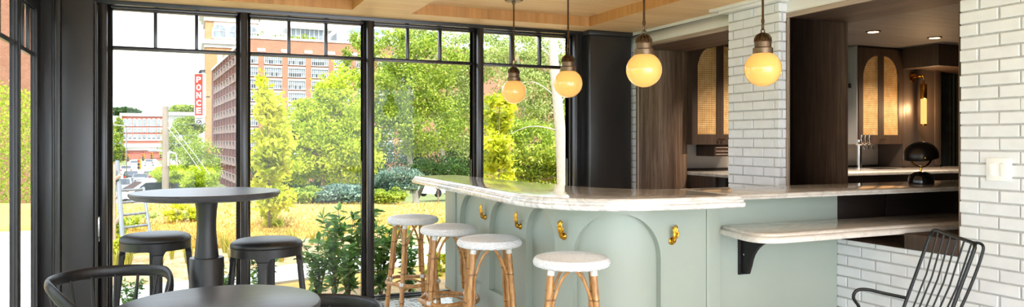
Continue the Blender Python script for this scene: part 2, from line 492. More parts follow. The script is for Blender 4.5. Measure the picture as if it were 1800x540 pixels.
# ---- left window wall
for i, (a, b) in enumerate(((4.06, 5.20), (5.27, 5.87), (2.85, 3.98), (1.64, 2.77), (.43, 1.56), (-.78, .35))):
    window('window_%d' % (i+5), a, b, .012, 2.262, 1.92, LX+(.012 if i == 0 else 0), 3, 'y', sash=.04, gl=.012, fd=.024)
m = MB(); m.box(LX-.12, LX+.01, -1.5, WY, 2.262, CZ+.05)
structure(m.build('wall_left', M['frame'], bevel=.004))
m = MB()
for a, b in ((5.20, 5.27), (5.87, 6.06), (3.98, 4.06), (2.77, 2.85), (1.56, 1.64), (.35, .43), (-.86, -.78)):
    m.box(LX-.026, LX+.012, a, b, 0, 2.27)
structure(m.build('trim_left', M['frame'], bevel=.005))

# ---- brickwork
CR, BL, JT = .0677, .2032, .0098
def bricks(name, a0, a1, z0, z1, place, start=0.0, dep=.0095, parent=None):
    """running bond over [a0, a1] x [z0, z1]; place(a, out, z) -> world point, out = metres towards the room"""
    m = MB(); m.mi = 1
    m.add([place(a0, -dep, z0), place(a1, -dep, z0), place(a1, -dep, z1), place(a0, -dep, z1)], [(0,1,2,3)])
    m.mi = 0
    r = random.Random(hash(name) % 1000 if False else len(name)*7)
    k0 = int(math.floor(z0/CR)); k1 = int(math.ceil(z1/CR))
    for k in range(k0, k1):
        b0, b1 = max(z0, k*CR+JT/2), min(z1, (k+1)*CR-JT/2)
        if b1-b0 < .006: continue
        off = start + (0 if k % 2 else (BL+JT)/2)
        i = int(math.floor((a0-off)/(BL+JT)))-1
        while True:
            c0 = off+i*(BL+JT); c1 = c0+BL; i += 1
            if c0 > a1: break
            j0, j1 = c0+r.uniform(-.003, .003), c1+r.uniform(-.003, .003)
            p0, p1 = max(a0, j0), min(a1, j1)
            if p1-p0 < .012: continue
            if j0 < a0: p0 = a0
            o = r.uniform(-.0022, .0022); t = r.uniform(-.0015, .0015)
            ch = .0035
            q = []
            for (g, zz) in ((p0, b0), (p1, b0), (p1, b1), (p0, b1)): q.append(place(g, -dep, zz))
            for (g, zz, e) in ((p0, b0, 0), (p1, b0, t), (p1, b1, t), (p0, b1, 0)): q.append(place(g, o+e-.0022, zz))
            for (g, zz, e) in ((p0+ch, b0+ch, 0), (p1-ch, b0+ch, t), (p1-ch, b1-ch, t), (p0+ch, b1-ch, 0)): q.append(place(g, o+e, zz))
            fs = [(8,9,10,11)]
            for s in (0, 4):
                for n in range(4): fs.append((s+n, s+(n+1) % 4, s+4+(n+1) % 4, s+4+n))
            m.add(q, fs)
    return structure(m.build(name, [M['brick'], M['mortar']], parent, smooth=25))
facing = lambda x: (lambda a, o, z: (x-o, a, z))           # faces -X
facing_cam = lambda y: (lambda a, o, z: (a, y-o, z))       # faces -Y
Y_R, Y_J = 2.675, 3.935        # near and far jamb of the serving hatch
bricks('wall_right', -1.2, Y_R, 0, CZ, facing(BX), start=Y_R-.205)
m = MB(); m.box(BX+.011, 4.33, -1.2, Y_R-.001, 0, CZ); structure(m.build('wall_right_core', M['mortar'], smooth=0))
bricks('wall_right_knee', Y_R, 3.50, 0, .708, facing(BX), start=Y_R-.205)
m = MB(); m.box(BX+.011, 4.33, Y_R, Y_J, 0, .706); m.box(BX+.02, 4.33, 3.52, Y_J, .706, 1.0); structure(m.build('wall_hatch_base', M['oak'], smooth=0))
bricks('wall_right_pier', Y_J, 4.464, 0, CZ-.02, facing(3.73), start=4.464-.213*3-.05)
bricks('wall_right_pier_return', 3.73, BX, 0, CZ-.02, facing_cam(Y_J), start=3.73-.07)
m = MB(); m.box(3.742, 4.33, Y_J+.011, 4.462, 0, CZ); structure(m.build('wall_pier_core', M['mortar'], smooth=0))
bricks('wall_right_end', 5.82, 6.03, 0, CZ-.1, facing(BX), start=5.82-.04)
m = MB(); m.box(BX+.011, 4.33, 5.825, WY-.02, 0, CZ); structure(m.build('wall_end_core', M['mortar'], smooth=0))

# plaster beam over the openings, crown strip, pier capital
m = MB(); m.box(BX, 4.33, Y_R-.02, 5.90, 2.222, CZ); m.box(BX-.016, BX, Y_J-.3, 5.90, CZ-.026, CZ)
structure(m.build('beam_plaster', M['plaster'], bevel=.003))
m = MB(); m.box(3.655, BX, Y_J-.05, 4.60, CZ-.026, CZ); m.box(3.69, BX, Y_J-.025, 4.53, CZ-.045, CZ-.026)
structure(m.build('trim_pier', M['plaster'], bevel=.004))

# oak lined portals
def portal(name, y0, y1, head, z0, both):
    m = MB(); m.mi = 0
    m.box(BX+.004, 4.35, y1-.028, y1, z0, head)                       # far jamb (faces the camera)
    m.box(BX+.004, 4.35, y0, y0+.008, z0, head)
    m.mi = 1
    m.box(BX+.004, 4.35, y0, y1, head, head+.030)
    m.mi = 2
    m.box(BX-.010, BX+.004, y1-.028, y1, z0, head)
    m.box(BX-.010, BX+.004, y0, y0+.020, z0, head) if both else None
    m.mi = 3
    m.box(BX-.010, BX+.004, y0, y1, head, head+.036)
    return structure(m.build(name, [M['oak'], M['oak_h'], M['oak_edge_v'], M['oak_edge']], bevel=.002))
portal('trim_hatch', Y_R+.002, Y_J-.001, 2.192, .708, False)
portal('trim_opening', 4.466, 5.822, 2.192, 0, True)
m = MB(); m.box(BX-.004, 4.33, Y_R+.012, 3.01, .709, .80)
structure(m.build('trim_sill', M['walnut'], bevel=.004))

# ---- room behind the hatch
m = MB(); m.box(4.33, 9.2, 1.4, WY+.12, 2.36, 2.5)
structure(m.build('ceiling_bar', M['backceil'], smooth=0))
m = MB(); m.box(4.40, 9.2, WY-.01, WY+.12, 0, 2.36)
structure(m.build('wall_bar_back', M['taupe'], smooth=0))
m = MB(); m.box(9.0, 9.2, 1.4, WY, 0, 2.36); m.box(4.33, 9.2, 1.3, 1.4, 0, 2.4)
structure(m.build('wall_bar_side', M['taupe'], smooth=0))
m = MB(); m.box(7.20, 7.82, 5.74, WY-.01, 0, 2.36); m.box(7.20, 7.24, 5.725, 5.74, 1.06, 2.36); m.box(7.72, 7.82, 5.725, 5.74, 1.06, 2.36)
structure(m.build('wall_panel', M['taupe'], bevel=.003))
m = MB(); m.box(7.20, 9.0, 5.30, WY-.01, 2.13, 2.36)
structure(m.build('beam_bar', M['walnut'], bevel=.004))
m = MB(); m.box(4.40, 7.20, WY-.024, WY-.01, 1.06, 1.42); m.box(6.93, 6.945, WY-.030, WY-.02, 1.06, 1.42)
structure(m.build('wall_backsplash', plain('grey_backsplash', '#b9b5b0', .3, 0, .05, 4), bevel=.002))
# ================================================================== THE BAR
ZT = 1.048
PB0, PB1, PR = (1.92, 5.78), (1.92, 3.90), .44
AC = (PB1[0]+PR, PB1[1])
L1 = PB0[1]-PB1[1]; L2 = L1+PR*PI/2; L3 = L2+(2.83-AC[0])
def bar_p(s, off, z):
    """point on the bar front, s metres along from the window end; off > 0 goes into the body"""
    if s <= L1: return (PB0[0]+off, PB0[1]-s, z)
    if s <= L2:
        a = (s-L1)/PR
        return (AC[0]-(PR-off)*math.cos(a), AC[1]-(PR-off)*math.sin(a), z)
    return (AC[0]+s-L2, AC[1]-PR+off, z)
bar = thing('bar_counter', 'curved sage green bar base with arched panels and brass hand hooks', 'bar', (2.0, 4.6, 0))
ARCH = [(.325, .785), (.950, 1.410), (1.578, 1.965), (2.105, 2.628)]
ZB, ZH, Z0, Z1 = .285, .932, .14, .984
def arch_top(s, a, b):
    r = (b-a)/2; c = (a+b)/2
    return ZH-r+math.sqrt(max(0, r*r-(s-c)**2))
def arch_samples(a, b, n=36):
    return [(a+b)/2-(b-a)/2*math.cos(PI*i/n) for i in range(n+1)]
DEP = .045
def front_panel():
    m = MB()
    S = [.252]
    def add_to(t):
        n = max(1, int((t-S[-1])/.03)); s0 = S[-1]
        for i in range(1, n+1): S.append(s0+(t-s0)*i/n)
    for a, b in ARCH:
        add_to(a); S.extend(arch_samples(a, b)[1:])
    add_to(L3-.10)
    def inside(s0, s1):
        for a, b in ARCH:
            if s0 >= a-1e-6 and s1 <= b+1e-6: return a, b
    def strip(s0, s1, za0, za1, zb0, zb1, off=0):
        m.add([bar_p(s0, off, za0), bar_p(s1, off, za1), bar_p(s1, off, zb1), bar_p(s0, off, zb0)], [(0,1,2,3)])
    for s0, s1 in zip(S, S[1:]):
        ab = inside(s0, s1)
        if not ab: strip(s0, s1, Z0, Z0, Z1, Z1)
        else:
            strip(s0, s1, Z0, Z0, ZB, ZB)
            strip(s0, s1, arch_top(s0, *ab), arch_top(s1, *ab), Z1, Z1)
    # back of the die wall, ends and top so that it is a solid wall
    for s0, s1 in zip(S, S[1:]):
        m.add([bar_p(s0, .17, Z0), bar_p(s0, .17, Z1), bar_p(s1, .17, Z1), bar_p(s1, .17, Z0)], [(0,1,2,3)])
        m.add([bar_p(s0, 0, Z1), bar_p(s1, 0, Z1), bar_p(s1, .17, Z1), bar_p(s0, .17, Z1)], [(0,1,2,3)])
        m.add([bar_p(s0, 0, Z0), bar_p(s0, .17, Z0), bar_p(s1, .17, Z0), bar_p(s1, 0, Z0)], [(0,1,2,3)])
    return m.build('front_panel', M['mint'], bar, smooth=30)
front_panel()
for a, b in ARCH:
    m = MB(); sm = arch_samples(a, b)
    for s0, s1 in zip(sm, sm[1:]):
        t0, t1 = arch_top(s0, a, b), arch_top(s1, a, b)
        m.add([bar_p(s0, DEP, ZB), bar_p(s1, DEP, ZB), bar_p(s1, DEP, t1), bar_p(s0, DEP, t0)], [(0,1,2,3)])
        m.add([bar_p(s0, 0, t0), bar_p(s0, DEP, t0), bar_p(s1, DEP, t1), bar_p(s1, 0, t1)], [(0,1,2,3)])
        m.add([bar_p(s0, 0, ZB), bar_p(s1, 0, ZB), bar_p(s1, DEP, ZB), bar_p(s0, DEP, ZB)], [(0,1,2,3)])
    for s in (a, b):
        t = arch_top(s, a, b)
        m.add([bar_p(s, 0, ZB), bar_p(s, DEP, ZB), bar_p(s, DEP, t), bar_p(s, 0, t)], [(0,1,2,3)])
    m.build('arch_panel', M['mint'], bar, smooth=30)
def post(s0, s1, out):
    m = MB(); q = []
    n = 3
    for z in (Z0, Z1):
        for k in range(n+1): q.append(bar_p(s0+(s1-s0)*k/n, -out, z))
        for k in range(n+1): q.append(bar_p(s1+(s0-s1)*k/n, .17, z))
    N = 2*(n+1)
    fs = [tuple(range(N)), tuple(range(2*N-1, N-1, -1))] + [(i, (i+1) % N, N+(i+1) % N, N+i) for i in range(N)]
    m.add(q, fs)
    return m.build('corner_post', M['mint'], bar, bevel=.004)
post(0, .245, .012); post(L3-.098, L3, .008)
m = MB()
for s0, s1 in zip([i*.05 for i in range(int(L3/.05))], [(i+1)*.05 for i in range(int(L3/.05))]):
    m.add([bar_p(s0, .05, 0), bar_p(s1, .05, 0), bar_p(s1, .05, Z0), bar_p(s0, .05, Z0)], [(0,1,2,3)])
m.build('toe_kick', M['mint'], bar)
m = MB(); m.box(1.905, 2.09, 5.53, 5.785, .125, .142); m.build('base_strip', plain('tan_wood_strip', '#b79d72', .5), bar, bevel=.002)

# ---- brass hands
def hand_hook_mesh():
    """local axes: +y out of the panel, z up; the rosette's back sits at y=0"""
    m = MB()
    m.lathe([(.021, 0), (.023, .003), (.022, .007), (.017, .009), (.014, .013), (.012, .016)], (0,0,0), 24, (0,1,0))
    # wrist, palm, fingers, thumb: tapered limbs that a remesh joins into one skin
    wrist = spline([(0, .008, 0), (0, .018, -.001), (0, .027, .006), (0, .031, .022)], 5)
    m.tube(wrist, [.0105+.002*math.sin(i/len(wrist)*PI) for i in range(len(wrist))], 14)
    # palm: a flattened lofted block
    secs = [(.014, .0105, .0085, .032), (.024, .0145, .0085, .034), (.036, .0175, .0080, .036), (.048, .0185, .0070, .037), (.055, .0175, .0058, .037)]
    vs = []; fs = []; n = 16
    for (z, hx, hy, y) in secs:
        vs += [(hx*math.cos(2*PI*k/n), y+hy*math.sin(2*PI*k/n), z) for k in range(n)]
    for i in range(len(secs)-1):
        for k in range(n): fs.append((i*n+k, i*n+(k+1) % n, (i+1)*n+(k+1) % n, (i+1)*n+k))
    fs += [tuple(range(n-1, -1, -1)), tuple((len(secs)-1)*n+k for k in range(n))]
    m.add(vs, fs)
    for (x, ln, lean, tip) in ((-.0132, .040, -.05, .002), (-.0044, .047, -.01, .001), (.0046, .044, .03, .002), (.0134, .034, .09, .004)):
        p = [Vector((x, .037, .048)), Vector((x+lean*ln*.35, .0385, .054+ln*.33)), Vector((x+lean*ln*.7, .0375, .054+ln*.68)), Vector((x+lean*ln, .0345-tip*.3, .054+ln))]
        q = spline(p, 5)
        m.tube(q, [.0047-.0015*(i/(len(q)-1))**2 for i in range(len(q))], 10)
        m.ball(q[-1], .0032, 10, 6)
    th = spline([(-.012, .033, .022), (-.021, .035, .034), (-.0245, .036, .047), (-.023, .036, .058)], 5)
    m.tube(th, [.0056-.0022*(i/(len(th)-1)) for i in range(len(th))], 10); m.ball(th[-1], .0034, 10, 6)
    return m
hk = hand_hook_mesh()
def make_hook():
    o = hk.build('hand_hook', M['brass'])
    md = o.modifiers.new('r', 'REMESH'); md.mode = 'VOXEL'; md.voxel_size = .0013
    sm = o.modifiers.new('s', 'SMOOTH'); sm.iterations = 3; sm.factor = .4
    dg = bpy.context.evaluated_depsgraph_get()
    me = bpy.data.meshes.new_from_object(o.evaluated_get(dg))
    me.polygons.foreach_set('use_smooth', [True]*len(me.polygons))
    o.modifiers.clear(); o.data = me
    return o
h0 = make_hook()
for i, (s, z) in enumerate(((.880, .790), (1.496, .790), (2.042, .790), (L2+.130, .768))):
    o = h0 if i == 0 else h0.copy()
    if i: C.objects.link(o)
    p = Vector(bar_p(s, 0, z)); q = Vector(bar_p(s, -.1, z))
    d = (q-p).normalized()
    o.parent = bar; o.location = p - Vector(bar.location)
    o.rotation_euler = (0, 0, math.atan2(d.y, d.x)-PI/2)
    o.scale = (.94,)*3
    o['label'] = 'polished brass coat hook shaped like an upright hand'

# ---- stone tops
EDGE = [(.036, 0), (.030, -.001), (.024, -.005), (.020, -.012), (.0185, -.017), (.0125, -.018), (.0105, -.022), (.0095, -.030), (.004, -.032), (.0005, -.037), (0, -.045), (.001, -.053), (.006, -.059), (.018, -.062)]
def sp2(q, k=8): return [(p.x, p.y) for p in spline([(a, b, 0) for a, b in q], k)]
poly = [(1.665, 5.93), (1.645, 5.40), (1.618, 4.60), (1.598, 4.05)] + sp2([(1.588, 3.72), (1.61, 3.50), (1.70, 3.30), (1.86, 3.16), (2.06, 3.085), (2.30, 3.052)]) \
     + [(2.50, 3.045)] + sp2([(2.655, 3.045), (2.668, 3.055), (2.676, 3.085)], 4) + [(2.70, 3.70)] + sp2([(2.56, 3.72), (2.40, 3.86), (2.27, 4.12), (2.20, 4.5)], 6) + [(2.10, 5.55), (2.08, 5.93)]
tp = thing('marble_countertop', 'long curved white and grey veined marble top on the green bar', 'countertop', (2.0, 4.6, ZT-.062))
MB().slab(poly, ZT, EDGE).build('marble_slab', M['marble'], tp, smooth=40)
m = MB(); m.slab([(1.70, 5.88), (1.66, 4.05)] + sp2([(1.65, 3.74), (1.67, 3.55), (1.75, 3.37), (1.90, 3.23), (2.08, 3.155), (2.30, 3.13)]) + [(2.62, 3.13), (2.62, 3.62)] + sp2([(2.52, 3.66), (2.35, 3.82), (2.22, 4.10), (2.14, 4.5)], 6) + [(2.04, 5.55), (2.02, 5.88)], ZT-.0621, [(0, 0), (0, -.002)])
m.build('underlay', M['mint'], tp, smooth=0)
tp2 = thing('marble_ledge', 'straight grey marble ledge running from the bar into the hatch', 'countertop', (3.6, 3.45, ZT-.03))
MB().slab([(2.706, 3.152), (4.0, 3.152), (5.3, 3.152), (5.3, 3.72), (2.706, 3.72)], ZT-.002, [(.028, 0), (.02, -.002), (.013, -.007), (.010, -.014), (.003, -.016), (0, -.021), (.003, -.028), (.012, -.030)]).build('marble_slab', M['marble_grey'], tp2, smooth=40)
# green panel below it, dark panels in the hatch
sp = thing('side_panel', 'flat sage green panel below the grey marble ledge', 'panel', (3.3, 3.5, 0))
MB().box(2.832, BX+.005, 3.50, 3.54, 0, ZT-.033).build('panel_board', M['mint'], sp, bevel=.002)
MB().box(2.832, BX+.0, 3.488, 3.50, 0, .09).build('base_rail', M['mint'], sp, bevel=.002)
dp = thing('wood_screen', 'dark oak two board panel between grey ledge and low marble counter', 'panel', (4.3, 3.5, .72))
MB().box(BX+.01, 4.235, 3.497, 3.515, .72, ZT-.034).build('board', M['dark_panel'], dp, bevel=.0015)
MB().box(4.240, 5.2, 3.497, 3.515, .72, ZT-.034).build('board', M['dark_panel'], dp, bevel=.0015)
# low counter
lc = thing('low_counter', 'low warm white marble counter with rounded corner on black bracket', 'countertop', (3.3, 3.25, .79))
pl = [(2.836, 3.494)] + sp2([(2.775, 3.26), (2.755, 3.14), (2.775, 3.055), (2.85, 3.015), (2.98, 3.010)], 6) + [(3.6, 3.022), (4.8, 3.042), (4.8, 3.494)]
MB().slab(pl, .84, [(.045, 0), (.036, -.002), (.028, -.008), (.025, -.015), (.017, -.016), (.008, -.020), (.003, -.027), (.001, -.034), (.0, -.044), (.003, -.049), (.012, -.05)]).build('marble_slab', M['marble_warm'], lc, smooth=40)
m = MB()
prof = [(3.498, .788), (3.20, .788), (3.20, .765)] + [(3.20+.215*math.sin(a)+.005, .575+.19*math.cos(a)) for a in [i*PI/20 for i in range(1, 10)]] + [(3.44, .545), (3.498, .545)]
m.prism_x(prof, 3.012, 3.040)
m.box(2.995, 3.057, 3.487, 3.499, .535, .788); m.box(2.995, 3.057, 3.18, 3.487, .779, .789)
br = m.build('bracket', M['iron'], lc, bevel=.002); br['label'] = 'black iron bracket with a curved brace'
m = MB(); m.lathe([(.006, 0), (.006, .004), (.003, .006)], (3.010, 3.46, .66), 12, (-1, 0, 0)); m.build('screw', M['chrome'], lc)

# ================================================================== PENDANTS
def make_pendant():
    t = thing('pendant_light', 'brass pendant lamp with opal globe', 'lamp', (0, 0, 0), 0, None)
    rg = .096
    z = 1.72
    MB().ball((0,0,z), rg, 40, 24, .985).build('globe', M['globe'], t, smooth=60)
    m = MB(); m.lathe([(.050, z+.080), (.052, z+.084), (.052, z+.108), (.048, z+.112), (.043, z+.114), (.043, z+.140), (.046, z+.144), (.040, z+.150)], (0,0,0), 32)
    m.build('holder', M['copper'], t, smooth=30)
    m = MB()
    m.lathe([(.040, z+.148), (.038, z+.162), (.028, z+.176), (.014, z+.184), (.008, z+.188)], (0,0,0), 28)
    m.build('cap', M['bronze'], t)
    m = MB()
    for k in range(14):
        a = 2*PI*k/14
        m.tube([(r*math.cos(a), r*math.sin(a), zz) for r, zz in ((.044, z+.146), (.042, z+.164), (.031, z+.180), (.012, z+.190))], .0028, 6)
    m.build('cage', M['bronze'], t)
    m = MB()
    m.tube([(.011*math.cos(2*PI*k/16), 0, z+.228+.020*math.sin(2*PI*k/16)) for k in range(16)], .0035, 8, closed=True)
    m.tube([(0, .009*math.cos(2*PI*k/14), z+.200+.013*math.sin(2*PI*k/14)) for k in range(14)], .0035, 8, closed=True)
    m.build('link', M['bronze'], t)
    MB().lathe([(.0085, z+.243), (.0085, z+.262), (.006, z+.266), (.006, RZ-.012)], (0,0,0), 14).build('rod', M['bronze'], t)
    MB().lathe([(.010, RZ-.040), (.013, RZ-.020), (.066, RZ-.016), (.071, RZ-.010), (.071, RZ)], (0,0,0), 36).build('canopy', M['bronze'], t)
    return t
pd = make_pendant()
for i, (x, y, lb) in enumerate(((2.286, 5.23, 'opal globe pendant nearest the window, the smallest looking of the four'),
                                (2.295, 4.345, 'opal globe pendant hanging before the dark corner pillar'),
                                (2.226, 3.342, 'opal globe pendant hanging before the oak lined opening'),
                                (2.773, 3.043, 'opal globe pendant hanging before the white brick pier'))):
    if i == 0:
        pd.location = (x, y, 0); pd['label'] = lb; pd['group'] = 'globe pendants over the bar'
    else: dup(pd, (x, y, 0), i*.4, lb)

# ================================================================== BACK BAR
cb = thing('back_counter', 'grey marble counter of the back bar with dark base', 'counter', (5.9, 5.6, 0))
MB().slab([(4.37, 5.06), (8.9, 5.06), (8.9, 5.82), (7.84, 5.82), (7.84, 5.715), (7.19, 5.715), (7.19, WY-.03), (4.37, WY-.03)], 1.04, [(.012, 0), (.004, -.004), (0, -.012), (0, -.030), (.004, -.034), (.012, -.036)]).build('marble_slab', M['marble_grey'], cb, smooth=40)
MB().box(4.375, 4.40, 5.41, WY-.03, 0, 1.004).build('end_panel', M['walnut'], cb, bevel=.002)
m = MB(); m.box(4.40, 8.9, 5.30, 5.715, .08, 1.003); m.box(4.40, 8.9, 5.38, 5.715, 0, .08); m.build('base_cabinet', M['dark_panel'], cb, bevel=.003)
def make_cabinet():
    """upper cabinet, local origin at the lower left front corner; doors face -y"""
    t = thing('wall_cabinet', '', 'cabinet')
    W, Hh = .665, 1.055
    m = MB(); m.box(0, W, .02, .33, 0, Hh); m.build('carcass', M['walnut'], t, bevel=.002)
    # two doors; together their openings make one arch
    half = W/2; st = .065; zb = .100; ztop = .960
    for sgn in (-1, 1):
        d0, d1 = (0.0, half-.0015) if sgn < 0 else (half+.0015, W)
        a0, a1 = (d0+st, d1-.040) if sgn < 0 else (d0+.040, d1-st)
        rx = a1-a0; rz = .235
        def top(x):
            q = (x-a1)/rx if sgn < 0 else (x-a0)/rx
            return ztop-rz+rz*math.sqrt(max(0, 1-q*q))
        m = MB()
        m.box(d0, a0, 0, .02, 0, Hh-.02); m.box(a1, d1, 0, .02, 0, Hh-.02); m.box(a0, a1, 0, .02, 0, zb)
        n = 22
        xs = [a0+rx*(1-math.cos(PI/2*i/n)) if sgn < 0 else a1-rx*(1-math.cos(PI/2*(n-i)/n)) for i in range(n+1)]
        for x0, x1 in zip(xs, xs[1:]):
            if x1-x0 < 1e-6: continue
            t0, t1 = top(x0), top(x1)
            m.add([(x0,0,t0),(x1,0,t1),(x1,0,Hh-.02),(x0,0,Hh-.02),(x0,.02,t0),(x1,.02,t1),(x1,.02,Hh-.02),(x0,.02,Hh-.02)], [(0,1,2,3),(0,4,5,1),(7,6,5,4)])
        dr = m.build('door', M['walnut'], t, smooth=20)
        # cane: woven strips in both directions
        m = MB(); p = .0205; w = .0056
        x = a0-.004
        while x < a1+.004:
            m.box(x-w, x+w, .0095, .0115, zb-.004, min(ztop, top(min(max(x, a0), a1)))+.004); x += p
        z = zb
        while z < ztop:
            lo, hi = a0-.004, a1+.004
            if z > ztop-rz:
                q = math.sqrt(max(0, 1-((z-(ztop-rz))/rz)**2))*rx
                if sgn < 0: lo = a1-q-.004
                else: hi = a0+q+.004
            m.box(lo, hi, .0115, .0135, z-w, z+w); z += p
        cn = m.build('cane_panel', M['cane'], dr, smooth=0); cn['label'] = 'golden woven cane webbing'
        bk = MB(); bk.box(a0-.004, a1+.004, .0185, .0195, zb-.004, ztop+.002); bk.build('backing', M['cane_back'], dr, smooth=0)
        m = MB(); kx = d1-.020 if sgn < 0 else d0+.020
        m.lathe([(.004, 0), (.004, .014), (.010, .018), (.012, .024), (.009, .029), (0, .030)], (kx, 0, .05), 16, (0,-1,0))
        kb = m.build('knob', M['bronze'], dr)
    return t
CABZ = 1.30
cab = make_cabinet(); cab.location = (4.275+.075, 5.72, CABZ)
cab['label'] = 'upper cabinet with cane arch doors seen through the oak opening beside the pier'; cab['group'] = 'cane door cabinets of the back bar'
dup(cab, (6.528, 5.72, CABZ), 0, 'upper cabinet with cane arch doors above the beer taps in the hatch', 'cane door cabinets of the back bar')
# pale side panel of the second cabinet with its small lamp wedge
m = MB(); m.box(6.510, 6.526, 5.735, WY-.03, CABZ, 2.355)
gp = m.build('end_panel', plain('brushed_pale_steel', '#a9abad', .4, .35, .06, 5), bevel=.002)
tag(gp, 'tall pale steel panel on the side of the cabinet in the hatch', 'panel')
m = MB(); m.prism_y([(6.505, 1.955), (6.38, 1.955), (6.37, 1.945), (6.40, 1.925), (6.505, 1.905)], 5.80, 6.0)
tag(m.build('wall_light', M['lamp_shade'], bevel=.002), 'small dark wedge lamp fixed to the pale steel panel', 'lamp')
# small plate drawer below the first cabinet
t = thing('drawer_box', 'small dark wooden box with pale slats under the cane cabinet', 'box', (4.80, 5.85, 1.17))
MB().box(4.63, 4.99, 5.74, 6.02, 1.185, 1.299).build('body', M['walnut'], t, bevel=.002)
for z in (1.205, 1.235, 1.270): MB().box(4.645, 4.975, 5.732, 5.742, z-.004, z+.004).build('slat', M['oak_edge'], t, bevel=.001)
# beer tower
t = thing('beer_tower', 'chrome beer tower with taps standing on the back counter', 'beer tap', (6.42, 5.62, 1.04))
MB().lathe([(.040, 1.04), (.040, 1.05), (.022, 1.056), (.022, 1.32), (.026, 1.324), (.026, 1.345), (.010, 1.352)], (6.42, 5.62, 0), 24).build('column', M['chrome'], t)
MB().tube([(6.36, 5.60, 1.305), (6.52, 5.60, 1.305)], .017, 14).build('manifold', M['chrome'], t)
for x in (6.375, 6.43, 6.49):
    m = MB(); m.tube([(x, 5.595, 1.305), (x, 5.55, 1.305), (x, 5.52, 1.285), (x, 5.513, 1.25)], [.010, .009, .008, .006], 10)
    f = m.build('faucet', M['chrome'], t)
    MB().lathe([(.005, 1.31), (.006, 1.33), (.011, 1.35), (.010, 1.395), (.006, 1.40)], (x, 5.55, 0), 12).build('handle', M['chrome'], f)
m = MB(); m.box(6.36, 6.66, 5.36, 5.54, 1.0405, 1.052); t2 = m.build('drip_tray', M['chrome'], bevel=.003)
tag(t2, 'flat chrome drip tray in front of the beer taps', 'tray')
# wall sconce
sx, sy = 7.42, 5.74
t = thing('wall_sconce', 'brass wall sconce with glowing glass cylinder on the taupe panel', 'lamp', (sx, sy, 1.75))
MB().lathe([(.055, 0), (.055, .008), (.045, .014), (.014, .018), (.012, .03)], (sx-.045, sy, 2.045), 28, (0,-1,0)).build('back_plate', M['brass'], t)
MB().tube(spline([(sx-.045, sy-.02, 2.045), (sx-.045, sy-.075, 2.05), (sx-.02, sy-.10, 2.055), (sx, sy-.10, 2.03), (sx, sy-.10, 1.99)], 5), .009, 10).build('arm', M['brass'], t)
MB().lathe([(.030, 1.80), (.034, 1.805), (.034, 1.955), (.028, 1.965), (.012, 1.97), (.010, 1.995)], (sx, sy-.10, 0), 24).build('socket', M['brass'], t)
gl = MB().lathe([(.030, 1.52), (.030, 1.80)], (sx, sy-.10, 0), 24).build('glass_cylinder', M['tube_glow'], t)
MB().lathe([(.032, 1.505), (.032, 1.522), (.0, 1.523)], (sx, sy-.10, 0), 24).build('end_cap', M['brass'], t)
# curtain
m = MB(); n = 90; fs = []; vs = []
for i in range(n+1):
    x = 7.86+1.1*i/n; y = 5.90+.03*math.sin(i*.9)+.012*math.sin(i*2.3)
    vs += [(x, y, .02), (x, y, 2.12), (x, y+.02, .02), (x, y+.02, 2.12)]
for i in range(n):
    a = 4*i; b = a+4
    fs += [(a, b, b+1, a+1), (a+2, a+3, b+3, b+2)]
m.add(vs, fs); tag(m.build('curtain', M['teal_drape'], smooth=60), 'dark teal velvet drape hanging beyond the sconce', 'curtain')
# downlights
for (x, y, lb) in ((5.82, 4.94, 'recessed warm downlight above the cane cabinet in the hatch'), (6.72, 4.99, 'recessed warm downlight near the brick edge of the hatch')):
    t = thing('downlight', lb, 'lamp', (x, y, 2.36), 0, 'downlights of the back bar')
    MB().lathe([(.048, 2.352), (.062, 2.350), (.066, 2.356), (.066, 2.36)], (x, y, 0), 28).build('ring', M['bronze'], t)
    MB().lathe([(0, 2.3500), (.047, 2.3500)], (x, y, 0), 24).build('lens', M['glow'], t)
# dome lamp on the ledge
dx, dy, dz = 4.50, 3.44, ZT-.002
t = thing('table_lamp', 'black dome lamp on ball foot with brass bow on the grey ledge', 'lamp', (dx, dy, dz))
b = MB(); b.lathe([(.078, 0), (.080, .010), (.078, .035), (.066, .062), (.045, .078), (.020, .084), (0, .085)], (dx, dy, dz), 36); b.build('foot', M['lamp_black'], t)
MB().lathe([(.006, .08), (.006, .120)], (dx, dy, dz), 14).build('stem', M['brass'], t)
# bow
ax = Vector((.91, -.41, 0)).normalized()
pts = [Vector((dx, dy, dz+.188)) + ax*(.072*math.sin(a)) - Vector((0, 0, .072*math.cos(a))) for a in [-1.5+3.0*i/24 for i in range(25)]]
MB().tube(pts, .0065, 8, flat=(1.8, .8)).build('bow', M['brass'], t)
# tilted shade: more than a hemisphere, open below
ux = Vector((-.20, -.05, 1)).normalized()
prof = [(.107*math.cos(a), .098*math.sin(a)) for a in [-.16+(PI/2+.16)*i/18 for i in range(19)]]; prof[-1] = (0, .098)
m = MB(); c = Vector((dx, dy, dz+.190))
m.lathe([(r*.97, h*.97) for r, h in prof[::-1]] + prof, c, 40, ux)
m.build('shade', M['lamp_shade'], t, smooth=50)
m = MB(); side = Vector((-.62, -.78, 0)); m.ball(c + side*.106 + Vector((0,0,-.012)), .0085, 12, 8); m.build('screw', M['brass'], t)
# light switches
t = thing('switch_plate', 'white double rocker light switch on the white brick wall', 'light switch', (BX-.004, 2.46, 1.19))
MB().box(BX-.012, BX+.002, 2.397, 2.525, 1.130, 1.250).build('plate', M['switch'], t, bevel=.004)
for y in (2.432, 2.490): MB().obox((BX-.014, y, 1.19), (1,0,.06), (0,1,0), (0,0,1), .004, .017, .034).build('rocker', M['switch'], t, bevel=.002)
